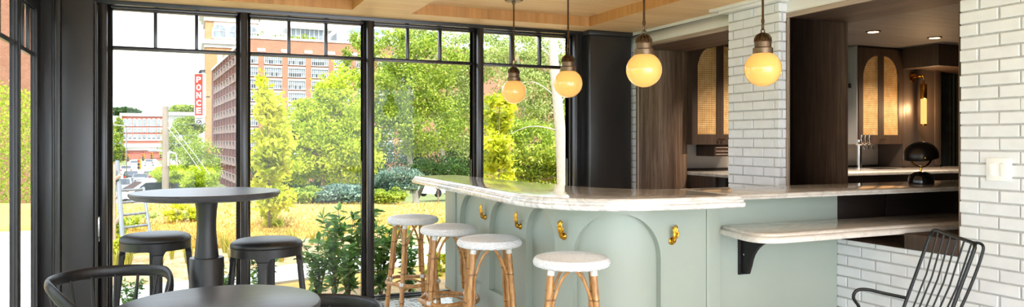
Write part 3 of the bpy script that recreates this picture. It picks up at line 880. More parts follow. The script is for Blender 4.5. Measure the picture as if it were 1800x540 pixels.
# ================================================================== FURNITURE
# ---- rattan stools (counter height, woven white seat)
SH = .752
def make_rattan_stool():
    t = thing('rattan_stool', '', 'stool')
    rs = .187
    m = MB(); n = 240
    # seat: chevron ribs across the top, basket weave round the rim
    rows = []
    def topz(x, y, r):
        e = max(0, 1-(r/rs)**6)
        rib = abs(math.sin((x*.8+abs(y)*1.0)*PI/.021))**.6
        return SH - .014*(r/rs)**2 + (.0085*rib-.004)*e
    ring_r = [rs*i/84 for i in range(85)]
    vs = [(0, 0, topz(0, 0, 0))]; fs = []
    prev = None
    for r in ring_r[1:]:
        cur = list(range(len(vs), len(vs)+n))
        for k in range(n):
            a = 2*PI*k/n; x, y = r*math.cos(a), r*math.sin(a)
            vs.append((x, y, topz(x, y, r)))
        for k in range(n):
            l = (k+1) % n
            if prev is None: fs.append((0, cur[k], cur[l]))
            else: fs.append((prev[k], cur[k], cur[l], prev[l]))
        prev = cur
    for j in range(1, 15):
        q = j/14
        a0 = q*PI
        rr = rs + .010*math.sin(a0) - .018*(q > .85)*(q-.85)/.15
        z = SH-.014-.050*q
        cur = list(range(len(vs), len(vs)+n))
        for k in range(n):
            a = 2*PI*k/n
            w = .005*math.sin(k*PI/n*2*30+ (PI if (j//2) % 2 else 0))*(.2+.8*math.sin(a0))
            vs.append(((rr+w)*math.cos(a), (rr+w)*math.sin(a), z))
        for k in range(n):
            l = (k+1) % n; fs.append((prev[k], cur[k], cur[l], prev[l]))
        prev = cur
    fs.append(tuple(prev[::-1]))
    m.add(vs, fs); m.build('seat', M['white_weave'], t, smooth=70)
    lr0, lr1 = .150, .225
    zt = SH-.062
    def leg_pt(a, z):
        q = 1-z/zt
        r = lr0+(lr1-lr0)*q
        return Vector((r*math.cos(a), r*math.sin(a), z))
    A = [PI/4+i*PI/2 for i in range(4)]
    for a in A:
        l = MB(); p = [leg_pt(a, z) for z in (zt+.01, .55, .40, .25, .12, 0)]
        l.tube(p, [.0165, .0165, .017, .017, .0175, .018], 14); lg = l.build('leg', M['rattan'], t)
        c = MB(); c.tube([leg_pt(a, zt+.012), leg_pt(a, zt-.030)], .0185, 14); cp = c.build('binding', M['white_wrap'], lg); cp['label'] = 'white binding at the leg top'
    zr = .235
    rr = (leg_pt(0, zr)).x+.004
    ring = [(rr*math.cos(2*PI*k/48), rr*math.sin(2*PI*k/48), zr+.006*math.sin(4*2*PI*k/48)) for k in range(48)]
    MB().tube(ring, .0150, 12, closed=True).build('foot_ring', M['rattan'], t)
    for a in A:
        p = leg_pt(a, zr); c = MB()
        tg = Vector((-math.sin(a), math.cos(a), 0))
        c.tube([p-tg*.016+Vector((0,0,.004)), p+tg*.016+Vector((0,0,.004))], .0205, 12); c.build('wrap', M['white_wrap'], t)
    for i in range(4):                                  # pairs of bent canes between the legs, under the seat
        a, b = A[i], A[(i+1) % 4]
        mid = (leg_pt(a, zt)+leg_pt(b, zt))*.5; mid.z = zt+.004
        mid = mid*1.0 + Vector((mid.x, mid.y, 0)).normalized()*.020
        for (e, sg) in ((a, 1), (b, -1)):
            tg = (leg_pt(b, .4)-leg_pt(a, .4)).normalized()*sg
            q = [mid - tg*.008, leg_pt(e, zt-.055)*.5+mid*.5+Vector((0,0,-.028)), leg_pt(e, zt-.17)+tg*.022, leg_pt(e, .42)+tg*.024, leg_pt(e, .275)+tg*.022]
            MB().tube(spline(q, 5), .0078, 8).build('brace', M['rattan'], t)
        q = [leg_pt(a, .19)+(leg_pt(b, .19)-leg_pt(a, .19)).normalized()*.02, leg_pt(a, .215)*.72+leg_pt(b, .215)*.28, (leg_pt(a, .222)+leg_pt(b, .222))*.5, leg_pt(a, .215)*.28+leg_pt(b, .215)*.72, leg_pt(b, .19)+(leg_pt(a, .19)-leg_pt(b, .19)).normalized()*.02]
        MB().tube(spline(q, 5), .0065, 8).build('hoop', M['rattan'], t)
    return t
st0 = make_rattan_stool()
for i, (x, y, rz, lb) in enumerate(((1.585, 5.61, .10, 'rattan bar stool with white woven seat nearest the window wall'),
                                    (1.635, 4.87, -.22, 'rattan bar stool with white woven seat second from the window wall'),
                                    (1.668, 4.19, -.28, 'rattan bar stool with white woven seat third from the window wall'),
                                    (1.795, 3.36, -.45, 'rattan bar stool with white woven seat at the rounded bar corner'))):
    if i == 0:
        st0.location = (x, y, 0); st0.rotation_euler = (0, 0, rz); st0['label'] = lb; st0['group'] = 'rattan bar stools along the bar'
    else: dup(st0, (x, y, 0), rz, lb)

# ---- high table
hx, hy = .062, 4.05
t = thing('high_table', 'round black high table on a turned pedestal between two leather stools', 'table', (hx, hy, 0))
m = MB(); m.lathe([(0, 1.045), (.320, 1.045), (.346, 1.052), (.357, 1.066), (.359, 1.074), (.354, 1.080), (0, 1.080)], (hx, hy, 0), 96); m.build('table_top', M['black_top'], t, smooth=30)
m = MB(); m.lathe([(.060, .60), (.062, .70), (.060, .73), (.053, .80), (.047, .87), (.046, .92), (.050, .99), (.056, 1.03), (.075, 1.036), (.075, 1.0455)], (hx, hy, 0), 48)
m.build('pedestal', M['black_wood'], t)
m = MB(); m.lathe([(.070, .10), (.083, .12), (.083, .738), (.080, .745), (.060, .745)], (hx, hy, 0), 48); m.build('sleeve', M['black_wood'], t, smooth=30)
m = MB(); m.lathe([(.165, 0), (.166, .012), (.15, .02), (.10, .035), (.085, .06), (.083, .12)], (hx, hy, 0), 64); m.build('foot_plate', M['iron'], t)

# ---- black leather stools
def make_leather_stool():
    t = thing('leather_stool', '', 'stool')
    z = .80; r = .186
    m = MB(); prof = [(0, z-.035)] + [(r-.004, z-.035), (r+.001, z-.030), (r+.002, z-.020), (r-.006, z-.008), (r-.03, z+.004), (r-.09, z+.011), (0, z+.014)]
    m.lathe(prof, (0,0,0), 72); m.build('cushion', M['leather'], t, smooth=50)
    # apron whose lower edge flows into the four legs
    m = MB(); n = 144; vs = []; fs = []
    ang = [i*PI/2 for i in range(4)]
    def low(a):
        d = min(abs((a-q+PI) % (2*PI)-PI) for q in ang)
        e = max(0, 1-max(0, d-.11)/.16)
        return z-.078-.055*e**2.6
    for k in range(n):
        a = 2*PI*k/n
        for rr in (r, r-.028):
            vs += [(rr*math.cos(a), rr*math.sin(a), z-.034), (rr*math.cos(a), rr*math.sin(a), low(a))]
    for k in range(n):
        a = 4*k; b = 4*((k+1) % n)
        fs += [(a, a+1, b+1, b), (a+2, b+2, b+3, a+3), (a+1, a+3, b+3, b+1), (a, b, b+2, a+2)]
    m.add(vs, fs); m.build('apron', M['black_wood'], t, smooth=40)
    for q in ang:
        d = Vector((math.cos(q), math.sin(q), 0)); tg = Vector((-d.y, d.x, 0))
        secs = [(z-.095, r-.014, .026, .0145), (z-.16, r-.010, .0235, .0145), (.45, r+.010, .0215, .0145), (0, r+.040, .0165, .013)]
        vs = []; fs = []
        for (zz, rr, hw, hd) in secs:
            c = d*rr + Vector((0,0,zz))
            vs += [c+tg*hw+d*hd, c-tg*hw+d*hd, c-tg*hw-d*hd, c+tg*hw-d*hd]
        for i in range(len(secs)-1):
            for k in range(4): fs.append((4*i+k, 4*i+(k+1) % 4, 4*i+4+(k+1) % 4, 4*i+4+k))
        fs += [(0,1,2,3), (15,14,13,12)]
        MB().add(vs, fs).build('leg', M['black_wood'], t, bevel=.004)
    zz = .26; rr = r+.018
    for i in range(4):
        a, b = ang[i], ang[(i+1) % 4]
        MB().tube([(rr*math.cos(a), rr*math.sin(a), zz), (rr*math.cos(b), rr*math.sin(b), zz)], .009, 8).build('stretcher', M['iron'], t)
    return t
ls = make_leather_stool()
ls.location = (-.198, 4.68, 0); ls.rotation_euler = (0, 0, -PI/2+.10); ls['label'] = 'black leather bar stool at the end of the window wall, behind the high table'; ls['group'] = 'black leather bar stools at the high table'
dup(ls, (.366, 4.19, 0), -PI/2-.20, 'black leather bar stool between the high table and the rattan stools', None)

# ---- low round table
rx, ry = .086, 2.80
t = thing('round_table', 'low round black stained table with visible grain, closest to the viewer', 'table', (rx, ry, 0))
MB().lathe([(0, .727), (.338, .727), (.345, .731), (.347, .753), (.343, .760), (.335, .763), (0, .763)], (rx, ry, 0), 96).build('table_top', M['black_top'], t, smooth=25)
MB().lathe([(.19, 0), (.19, .012), (.05, .03), (.035, .06), (.035, .66), (.10, .715), (.10, .7275)], (rx, ry, 0), 48).build('pedestal', M['iron'], t)

# ---- low bow back spindle chairs
def make_spindle_chair():
    """faces +y; origin under the seat centre"""
    t = thing('spindle_chair', '', 'chair')
    Rr = .258; zr = .690
    pts = []; n = 56; amax = R(138)
    for i in range(n+1):
        a = -amax+2*amax*i/n
        q = max(0, (abs(a)-R(82))/(amax-R(82)))
        drop = .175*q**1.6
        rr = Rr-.035*q**2
        pts.append((rr*math.sin(a), -rr*math.cos(a)*(1 if abs(a) < PI/2 else .95), zr-drop))
    rail = MB(); rail.tube(pts, [.0205]*len(pts), 16, flat=(.62, 1.4)); rail.build('bow_rail', M['black_wood'], t)
    sz = .45
    m = MB(); prof = [(0, sz-.034), (.19, sz-.034), (.225, sz-.024), (.232, sz-.010), (.222, sz), (.16, sz-.006), (0, sz-.010)]
    m.lathe(prof, (0, 0, 0), 60); m.build('seat', M['black_wood'], t, smooth=40)
    for k in range(11):
        a = R(-118+236*k/10)
        i = (a+amax)/(2*amax)*n; i0 = min(n-1, int(i)); f = i-i0
        top = Vector(pts[i0])*(1-f)+Vector(pts[i0+1])*f
        bot = Vector((.205*math.sin(a), -.205*math.cos(a), sz-.012))
        midp = bot*.45+top*.55
        MB().tube([bot, midp, top], [.0095, .0082, .0062], 10).build('spindle', M['black_wood'], t)
    for sx in (-1, 1):
        for sy in (-1, 1):
            top = Vector((.14*sx, .13*sy, sz-.025)); bot = Vector((.215*sx, .215*sy, 0))
            MB().tube([top, top*.55+bot*.45, bot], [.014, .017, .011], 12).build('leg', M['black_wood'], t)
        MB().tube([(.178*sx, -.172, .215), (.178*sx, .172, .215)], .009, 8).build('stretcher', M['black_wood'], t)
    MB().tube([(-.178, 0, .215), (.178, 0, .215)], .009, 8).build('stretcher', M['black_wood'], t)
    return t
ch = make_spindle_chair()
def face(p, q): return math.atan2(q[1]-p[1], q[0]-p[0])-PI/2
p1, p2 = (-.345, 3.88), (.400, 2.79)
ch.location = (*p1, 0); ch.rotation_euler = (0, 0, face(p1, (rx+.10, ry))); ch['label'] = 'black bow back spindle chair pushed to the low table, beside the corner pillar'; ch['group'] = 'black spindle chairs at the low round table'
dup(ch, (*p2, 0), face(p2, (rx, ry+.02)), 'black spindle chair of which only the bow rail shows beside the low table')

# ---- wire armchair
t = thing('wire_chair', 'black steel wire armchair with fanned rod back by the white brick wall', 'chair', (3.20, 2.55, 0))
TL, TR = Vector((3.485, 2.60, .885)), Vector((3.185, 2.165, .880))
BL_, BR_ = Vector((3.345, 2.665, .455)), Vector((3.075, 2.250, .455))
fwd = Vector((-.84, .54, 0)).normalized()
r = .0085
# outer loop of the back
ld = (BL_-TL).normalized(); rd = (BR_-TR).normalized(); hd = (TR-TL).normalized()
outer = [BL_, BL_*.5+TL*.5, TL+ld*.07, TL+ld*.02+hd*.012, TL+hd*.055, TL*.5+TR*.5, TR-hd*.045, TR+rd*.012-hd*.008, TR+rd*.05, BR_*.5+TR*.5, BR_]
MB().tube(spline(outer, 6), r, 10).build('back_frame', M['wire'], t)
for k in range(1, 7):
    q = k/6.6
    a = TL.lerp(TR, q); b = BL_.lerp(BR_, .08+q*.86)
    MB().tube([a, a.lerp(b, .5)-fwd*.012, b], .0042, 8).build('back_rod', M['wire'], t)
# second hoop set a little back along the near edge
o2 = -fwd*.03+hd*.02
MB().tube(spline([TR-hd*.06, TR+o2*.6, TR+rd*.05+o2, BR_*.5+TR*.5+o2, BR_+o2*.5], 6), .0065, 10).build('back_frame', M['wire'], t)
# seat
c0, c1 = BL_+fwd*.40, BR_+fwd*.40
MB().tube(spline([BL_, BL_+fwd*.2, c0-fwd*.03, c0+hd*.04+fwd*.01, (c0+c1)*.5+fwd*.03, c1-hd*.04+fwd*.01, c1-fwd*.03, BR_+fwd*.2, BR_], 6, True), r, 10, closed=True).build('seat_frame', M['wire'], t)
for k in range(1, 10):
    a = BL_.lerp(BR_, k/10); b = c0.lerp(c1, k/10)+fwd*.02
    MB().tube([a, a.lerp(b, .5)+Vector((0,0,-.012)), b], .0042, 8).build('seat_rod', M['wire'], t)
for side, (B, T) in ((-1, (BL_, TL)), (1, (BR_, TR))):
    s = hd*side*.02
    jn = B.lerp(T, .17)
    arm = [jn, jn+fwd*.10+s+Vector((0,0,.016)), jn+fwd*.19+s+Vector((0,0,.034)), jn+fwd*.24+s+Vector((0,0,.026)), jn+fwd*.255+s+Vector((0,0,-.012)), jn+fwd*.23+s+Vector((0,0,-.055)), B+fwd*.22]
    MB().tube(spline(arm, 6), r, 10).build('arm', M['wire'], t)
    for f in (.03, .37):
        top = B+fwd*f; bot = B+fwd*(f+(-.06 if f < .2 else .05))+hd*side*.03; bot.z = .0085
        MB().tube([top, bot], r, 10).build('leg', M['wire'], t)
    MB().tube([B+fwd*-.03+hd*side*.03+Vector((0,0,-.446)), B+fwd*.42+hd*side*.03+Vector((0,0,-.446))], r, 10).build('runner', M['wire'], t)
# ================================================================== OUTSIDE
GZ = -.15
def terrain_z(d):
    P = [(0, GZ), (17.5, GZ), (24, -1.0), (38, -2.3), (75, -3.9), (150, -4.3), (330, -4.6), (900, -4.6)]
    for (a, za), (b, zb) in zip(P, P[1:]):
        if d <= b: return za+(zb-za)*(d-a)/(b-a)
    return P[-1][1]
def depth(x, y): return x*SN+y*CS
def gmat(name, cols, scale=1.2, rough=.9, bump=.3, fine=14):
    n = Nodes(name); v = n.coords((1,1,1)); f = n.noise(v, scale, 6, .6); g = n.noise(v, scale*fine, 4, .6)
    q = n.math('ADD', n.math('MULTIPLY', f, .6), n.math('MULTIPLY', g, .4))
    col = n.ramp(q, [(.34+.32*i/(len(cols)-1), c) for i, c in enumerate(cols)])
    n.bsdf(col, rough, 0, n.bump(g, bump, .03), .2); return n.mat
M['field'] = gmat('dry_meadow', ['#b48d44', '#c29c52', '#cfab62', '#b99a4c'], .5)
M['far_ground'] = gmat('far_ground', ['#4c5a2c', '#6d7446', '#8b8a66'], .12)
M['bed'] = gmat('straw_mulch', ['#6f5233', '#9a7a55', '#b39873', '#c6b191'], 5)
M['concrete'] = gmat('pale_concrete', ['#b7b3ac', '#c6c2bb', '#cfcbc4'], .8, .8, .1)
M['asphalt'] = gmat('sunlit_asphalt', ['#c3c3c4', '#cdcdce', '#d8d8d8'], .3, .8, .05)
def grid_ground(name, x0, x1, ys, nx, mat, dz=0):
    m = MB(); n = nx+1
    vs = []
    for y in ys:
        for i in range(n):
            x = x0+(x1-x0)*i/nx
            vs.append((x, y, terrain_z(depth(x, y))+dz))
    fs = [(j*n+i, j*n+i+1, (j+1)*n+i+1, (j+1)*n+i) for j in range(len(ys)-1) for i in range(nx)]
    return m.add(vs, fs).build(name, mat, smooth=60)
structure(grid_ground('ground_field', -14, 40, [WY+.12+.55*i for i in range(32)], 60, M['field']))
structure(grid_ground('ground_far', -250, 420, [22+6*i for i in range(60)]+[400, 520, 700], 90, M['far_ground'], -.35))
def flat_strip(name, top, bot, mat, dz, z=GZ):
    """a strip of ground between two lines of points seen through the window"""
    a = [on_z(u, v, z) for u, v in top]; b = [on_z(u, v, z) for u, v in bot]
    m = MB(); n = len(a)
    vs = [(p.x, p.y, z+dz) for p in a]+[(p.x, p.y, z+dz) for p in b]+[(p.x, p.y, z-.05) for p in a]+[(p.x, p.y, z-.05) for p in b]
    fs = [(i, n+i, n+i+1, i+1) for i in range(n-1)] + [(i, i+1, 2*n+i+1, 2*n+i) for i in range(n-1)] + [(n+i, 3*n+i, 3*n+i+1, n+i+1) for i in range(n-1)]
    return structure(m.add(vs, fs).build(name, mat, smooth=0))
SW_T = [(60, 530), (195, 512), (340, 496), (445, 479), (640, 448), (800, 428), (1000, 410)]
SW_B = [(60, 580), (195, 545), (340, 523), (445, 506), (640, 479), (800, 460), (1000, 440)]
flat_strip('ground_sidewalk', SW_T, SW_B, M['concrete'], .025)
BD_T = [(60, 470), (195, 455), (340, 444), (445, 431), (640, 410), (800, 396), (1000, 386)]
flat_strip('ground_bed', BD_T, SW_T, M['bed'], .012)
m = MB(); m.box(LX-2, 6, WY+.12, WY+1.35, GZ-.05, GZ+.02); structure(m.build('ground_planting', M['bed'], smooth=0))

# ---- leaves
def leaf_cloud(name, C0, size, mat, parent, aspect=.5, up=.25, cols=None):
    """one leaf (folded diamond) at every point of C0"""
    N = len(C0)
    d = rng.normal(size=(N, 3)); d[:, 2] -= .15; d /= np.linalg.norm(d, axis=1)[:, None]
    nn = rng.normal(size=(N, 3)); nn[:, 2] += up*4; 
    e = np.cross(d, nn); e /= np.linalg.norm(e, axis=1)[:, None]+1e-9
    L = size*(.7+.6*rng.random(N))[:, None]
    W = L*aspect
    pts = np.stack([C0-d*L*.5, C0+e*W*.5, C0+d*L*.5, C0-e*W*.5], 1).reshape(-1, 3)
    if parent is not None:
        mw = WM[parent.name].translation
        pts = pts-np.array(mw)
    me = bpy.data.meshes.new(name)
    me.vertices.add(4*N); me.vertices.foreach_set('co', pts.astype(np.float32).ravel())
    me.loops.add(4*N); me.loops.foreach_set('vertex_index', np.arange(4*N, dtype=np.int32))
    me.polygons.add(N); me.polygons.foreach_set('loop_start', np.arange(0, 4*N, 4, dtype=np.int32)); me.polygons.foreach_set('loop_total', np.full(N, 4, dtype=np.int32))
    me.materials.append(mat); me.update(); me.validate()
    o = bpy.data.objects.new(name, me); C.objects.link(o)
    if parent is not None: o.parent = parent; WM[o.name] = WM[parent.name]
    return o
def blob_points(blobs, n, clump=.22, shell=.55):
    """points in leafy clumps over a set of ellipsoids (centre, radii)"""
    vol = np.array([b[1][0]*b[1][2]+b[1][1]*b[1][2] for b in blobs]); vol /= vol.sum()
    out = []
    for (c, r), q in zip(blobs, vol):
        k = max(8, int(n*q)); kc = max(6, k//70)
        d = rng.normal(size=(kc, 3)); d /= np.linalg.norm(d, axis=1)[:, None]
        rad = shell+(1-shell)*rng.random(kc)**.6
        cc = d*rad[:, None]
        idx = rng.integers(0, kc, k)
        p = cc[idx]+rng.normal(size=(k, 3))*clump*np.array([1, 1, .7])
        out.append(np.array(c)+p*np.array(r))
    return np.concatenate(out)
M['bark'] = plain('tree_bark', '#6b5a49', .85, 0, .25, 12, .4)
M['bark_pale'] = plain('pale_bark', '#a39a8f', .8, 0, .12, 14, .3)
M['leaf_bright'] = leafmat('leaves_yellow_green', ['#86a01c', '#b0c42a', '#cfd840', '#e2e66a'], .55)
M['leaf_mid'] = leafmat('leaves_fresh_green', ['#567520', '#869f2e', '#adbd46', '#cdd36c'])
M['leaf_pale'] = leafmat('leaves_pale_green', ['#6b8440', '#9bae58', '#bfc878', '#dbdca2'])
M['leaf_dark'] = leafmat('leaves_dark_green', ['#1d3314', '#31501f', '#49692d', '#64803d'])
M['leaf_blue'] = leafmat('leaves_blue_green', ['#3d5a50', '#5e7c70', '#86a092', '#a8bba8'])
M['leaf_lime'] = leafmat('leaves_lime', ['#a3a818', '#c6cc28', '#dcdc3c', '#e8e868'])
M['leaf_laurel'] = leafmat('laurel_leaves', ['#4d7a34', '#6b9d46', '#93bb62', '#b8d08c'], .35, .35)
def tree(name, label, cat, d, ells, n, size, mat, trunk=None, group=None, bark='bark', base_v=None, aspect=.5, clump=.15, deep=1.0, shell=.55):
    """ells: crown lobes (u, v, half width, half height in the view) d metres away"""
    s = d/FPX
    blobs = []
    for (u, v, ru, rv) in ells:
        p = at(u, v, d*(1+random.uniform(-.02, .03))); blobs.append((tuple(p), (ru*s, ru*s*deep, rv*s)))
    u0 = trunk[0] if trunk else ells[0][0]
    b = at(u0, HOR, d); z0 = terrain_z(d)-.1
    t = thing(name, label, cat, (b.x, b.y, z0), 0, group)
    k_ = (1, 1) if d < 15 else (2.6, .56)
    f = leaf_cloud('foliage', blob_points(blobs, int(n*k_[0]), clump, shell), size*k_[1], mat, t, aspect)
    m = MB(); rt = (trunk[1] if trunk else 4)*s
    top = Vector(max(blobs, key=lambda q: q[0][2])[0])
    base = Vector((b.x, b.y, z0))
    path = spline([base, base.lerp(top, .35)+Vector((.1*rt, 0, 0)), base.lerp(top, .7), top], 5)
    m.tube(path, [rt*(1-.8*i/(len(path)-1)) for i in range(len(path))], 10)
    for (c, r) in blobs:
        c = Vector(c); j = path[int(len(path)*.45)]
        m.tube(spline([j, j.lerp(c, .5)+Vector((0, 0, -.1*r[2])), c, c+Vector((r[0]*.3, 0, r[2]*.4))], 4), [rt*.55, rt*.53, rt*.5, rt*.45, rt*.42, rt*.38, rt*.32, rt*.27, rt*.2, rt*.16, rt*.12, rt*.1, rt*.06][:13], 7)
    m.build('trunk', M[bark], t)
    return t
G_T = 'trees beyond the meadow'
tree('street_tree', 'bright yellow-green spreading tree in front of the brick mill', 'tree', 24,
     [(560, 250, 75, 60), (600, 190, 45, 70), (520, 285, 50, 40), (620, 270, 50, 60), (500, 230, 30, 40), (575, 175, 26, 30), (545, 205, 32, 36)], 12000, .20, M['leaf_bright'], (565, 6), G_T)
tree('street_tree', 'tall fresh green tree that rises past the window bar left of the pendants', 'tree', 27,
     [(690, 95, 42, 50), (720, 160, 60, 60), (760, 110, 55, 55), (680, 180, 40, 55), (745, 215, 70, 55), (630, 110, 26, 50), (650, 230, 35, 60)], 12000, .20, M['leaf_mid'], (735, 6), G_T, bark='bark_pale')
tree('street_tree', 'pale feathery green tree in the third pane beside the lone window post', 'tree', 31,
     [(800, 100, 45, 50), (790, 170, 45, 60), (820, 220, 50, 60), (730, 75, 40, 30), (860, 100, 40, 45)], 9000, .21, M['leaf_pale'], (805, 5), G_T, bark='bark_pale')
tree('street_tree', 'pale grey-green tree filling the last window behind the nearest pendants', 'tree', 28,
     [(910, 95, 50, 40), (960, 110, 45, 45), (920, 170, 50, 50), (965, 200, 40, 50), (1010, 130, 40, 60), (1005, 230, 40, 60)], 10000, .19, M['leaf_pale'], (940, 5), G_T, bark='bark_pale')
tree('street_tree', 'deep green bushy tree low behind the marble bar end', 'tree', 22,
     [(930, 260, 55, 45), (900, 300, 50, 30), (965, 290, 45, 35), (1010, 300, 40, 35)], 8000, .17, M['leaf_mid'], (930, 5), G_T)
tree('shade_tree', 'dark green thicket tree in the shade behind the meadow', 'tree', 35,
     [(700, 290, 55, 40), (770, 270, 60, 50), (640, 300, 40, 35), (830, 290, 40, 40)], 9000, .19, M['leaf_dark'], (720, 5), G_T)
tree('shade_tree', 'dark green thicket tree behind the lime column shrub and yellow tree', 'tree', 37,
     [(540, 310, 50, 30), (600, 315, 45, 28), (480, 300, 40, 40), (660, 320, 30, 25)], 7000, .2, M['leaf_dark'], (560, 5), G_T)
def column_shrub(label, u, vt, vb, hw, d, n, mat, lean=0):
    k = 7; L = [(u+lean*(i/(k-1)-.5)+random.uniform(-4, 4), vt+(vb-vt)*(i+.5)/k, hw*(.55+.45*math.sin(PI*min(1, (i+.8)/k*.95)))*random.uniform(.85, 1.1), (vb-vt)/k*.85) for i in range(k)]
    return tree('column_shrub', label, 'shrub', d, L, n, .105, mat, (u, 2.5), 'upright lime green shrubs', deep=1, clump=.3, shell=.2)
column_shrub('lime green columnar shrub growing from the meadow beside the high table', 473, 145, 405, 30, 12.5, 5200, M['leaf_lime'], 6)
column_shrub('lime green columnar shrub in the last window below the smallest pendant', 876, 165, 345, 27, 13.5, 3600, M['leaf_lime'])
# leaning pale trunk in the last window
a, b = at(991, 345, 14), at(970, 40, 14)
t = thing('leaning_trunk', 'pale leaning bare tree trunk in the window beside the corner pillar', 'tree', (a.x, a.y, GZ))
a.z = GZ
pp = spline([a, a.lerp(b, .4)+Vector((.04, 0, 0)), a.lerp(b, .75), b, b+(b-a)*.2], 5)
MB().tube(pp, [.115-.05*i/(len(pp)-1) for i in range(len(pp))], 12).build('trunk', M['bark_pale'], t)
m = MB()
for q, du, dv in ((.55, 40, 30), (.62, -45, 20), (.72, 45, 40), (.80, -60, 60), (.90, 35, 50), (.45, -70, -6)):
    o = a.lerp(b, q); e = o+Vector((du*.014, .2, dv*.014))
    m.tube(spline([o, o.lerp(e, .5)+Vector((0, .05, .12)), e], 5), [.014-.011*i/10 for i in range(11)], 7)
m.build('branch', M['bark_pale'], t)
# hedge line and far trees
G_H = 'low bushes at the far edge of the meadow'
for (u, v, ru, rv, d, mt, lb) in ((600, 342, 45, 16, 17.6, 'leaf_blue', 'blue-green low bush at the meadow edge below the yellow tree'),
                                  (535, 343, 32, 14, 17.8, 'leaf_mid', 'fresh green low bush at the meadow edge beside the lime column shrub'),
                                  (680, 343, 30, 14, 17.6, 'leaf_mid', 'low green bush at the meadow edge just past the post'),
                                  (700, 318, 40, 22, 18.2, 'leaf_blue', 'taller blue-green bush behind the first rattan stool and bar tip'),
                                  (770, 300, 50, 26, 19.5, 'leaf_dark', 'dark bush behind the pale car at the bar tip'),
                                  (640, 335, 28, 14, 18.4, 'leaf_dark', 'small dark bush hidden partly by the window post')):
    tree('bush', lb, 'bush', d, [(u, v, ru, rv), (u-ru*.5, v+3, ru*.5, rv*.8), (u+ru*.5, v+2, ru*.55, rv*.8)], 2600, .12, M[mt], (u, 2), G_H)
G_F = 'trees along the street'
for (u, v, ru, rv, d, mt, lb) in ((318, 250, 34, 32, 75, 'leaf_mid', 'round green street tree right of the wooden utility pole'),
                                  (350, 285, 34, 36, 60, 'leaf_mid', 'green tree under the red vertical sign'),
                                  (330, 222, 26, 16, 100, 'leaf_mid', 'far green tree behind the sign and white roofs'),
                                  (218, 196, 24, 7, 290, 'leaf_dark', 'dark hill of trees above the far red building'),
                                  (325, 192, 24, 8, 240, 'leaf_mid', 'far green trees above the white roofs'),
                                  (203, 262, 15, 26, 95, 'leaf_mid', 'green street tree at the left edge of the road'),
                                  (207, 228, 9, 20, 130, 'leaf_mid', 'small green street tree before the far red building'),
                                  (300, 305, 30, 16, 34, 'leaf_bright', 'yellow-green bush at the foot of the utility pole'),
                                  (350, 312, 30, 22, 32, 'leaf_bright', 'yellow-green bush in front of the brick facade')):
    tree('street_tree' if rv > 15 and d > 50 else 'far_tree' if d > 50 else 'roadside_bush', lb, 'tree' if d > 50 else 'bush', d, [(u, v, ru, rv), (u-ru*.45, v+rv*.3, ru*.6, rv*.7), (u+ru*.45, v+rv*.3, ru*.6, rv*.7)], 3500, .0045*d, M[mt], (u, 2), G_F)
# weeds and flowers by the end of the meadow
G_W = 'yellow-green weeds by the road'
for i, (u, v, ru, rv, d, mt, lb) in enumerate(((315, 372, 26, 18, 13.5, 'leaf_lime', 'leafy yellow-green weed clump under the rim of the high table'),
                                    (255, 385, 30, 12, 13.0, 'leaf_pale', 'pale grassy weed clump behind the left leather stool'),
                                    (225, 392, 20, 12, 12.0, 'leaf_bright', 'green weed clump at the foot of the ladder'),
                                    (345, 378, 22, 10, 13.8, 'leaf_bright', 'low green weed clump left of the turned pedestal'),
                                    (210, 455, 16, 34, 8.8, 'leaf_lime', 'tall yellow-green weed just outside the first window'),
                                    (205, 412, 12, 20, 9.6, 'leaf_bright', 'green weed against the frame of the first window'))):
    tree('weed_clump', lb, 'plant', d, [(u, v, ru, rv), (u-ru*.4, v+4, ru*.6, rv*.9)], 1500, .055, M[mt], (u, .8), G_W)

# ---- laurel shrubs right outside the glass
def make_laurel(seed, n=260, h=.75, w=.34):
    r = random.Random(seed)
    t = thing('laurel_shrub', '', 'shrub')
    m = MB(); st = MB(); k = 0
    for b in range(9):
        a = r.uniform(0, 2*PI); hh = h*r.uniform(.6, 1.0); ww = w*r.uniform(.3, 1.0)
        e = Vector((ww*math.cos(a), ww*math.sin(a)*.6, hh)); mid = Vector((e.x*.35, e.y*.35, hh*.55))
        path = spline([(0,0,0), mid, e], 8)
        st.tube(path, [.006-.004*i/(len(path)-1) for i in range(len(path))], 6)
        for i in range(3, len(path)):
            for _ in range(2 if i < len(path)-2 else 5):
                p = path[i]; d = Vector((r.gauss(0, 1), r.gauss(0, 1), r.gauss(.25, .55))).normalized()
                L = r.uniform(.06, .115); W = L*.23
                n_ = d.cross(Vector((r.gauss(0,.3), r.gauss(0,.3), 1))).normalized(); up = n_.cross(d).normalized()
                q = [p, p+d*L*.3+n_*W, p+d*L*.7+n_*W*.85-up*.004, p+d*L-up*.012, p+d*L*.7-n_*W*.85-up*.004, p+d*L*.3-n_*W, p+d*L*.5-up*.010]
                m.add(q, [(0,1,6), (1,2,6), (2,3,6), (3,4,6), (4,5,6), (5,0,6)])
    m.build('foliage', M['leaf_laurel'], t, local=True, smooth=0); st.build('stem', M['bark'], t, local=True)
    return t
G_L = 'laurel shrubs outside the window'
la = [make_laurel(3), make_laurel(8)]
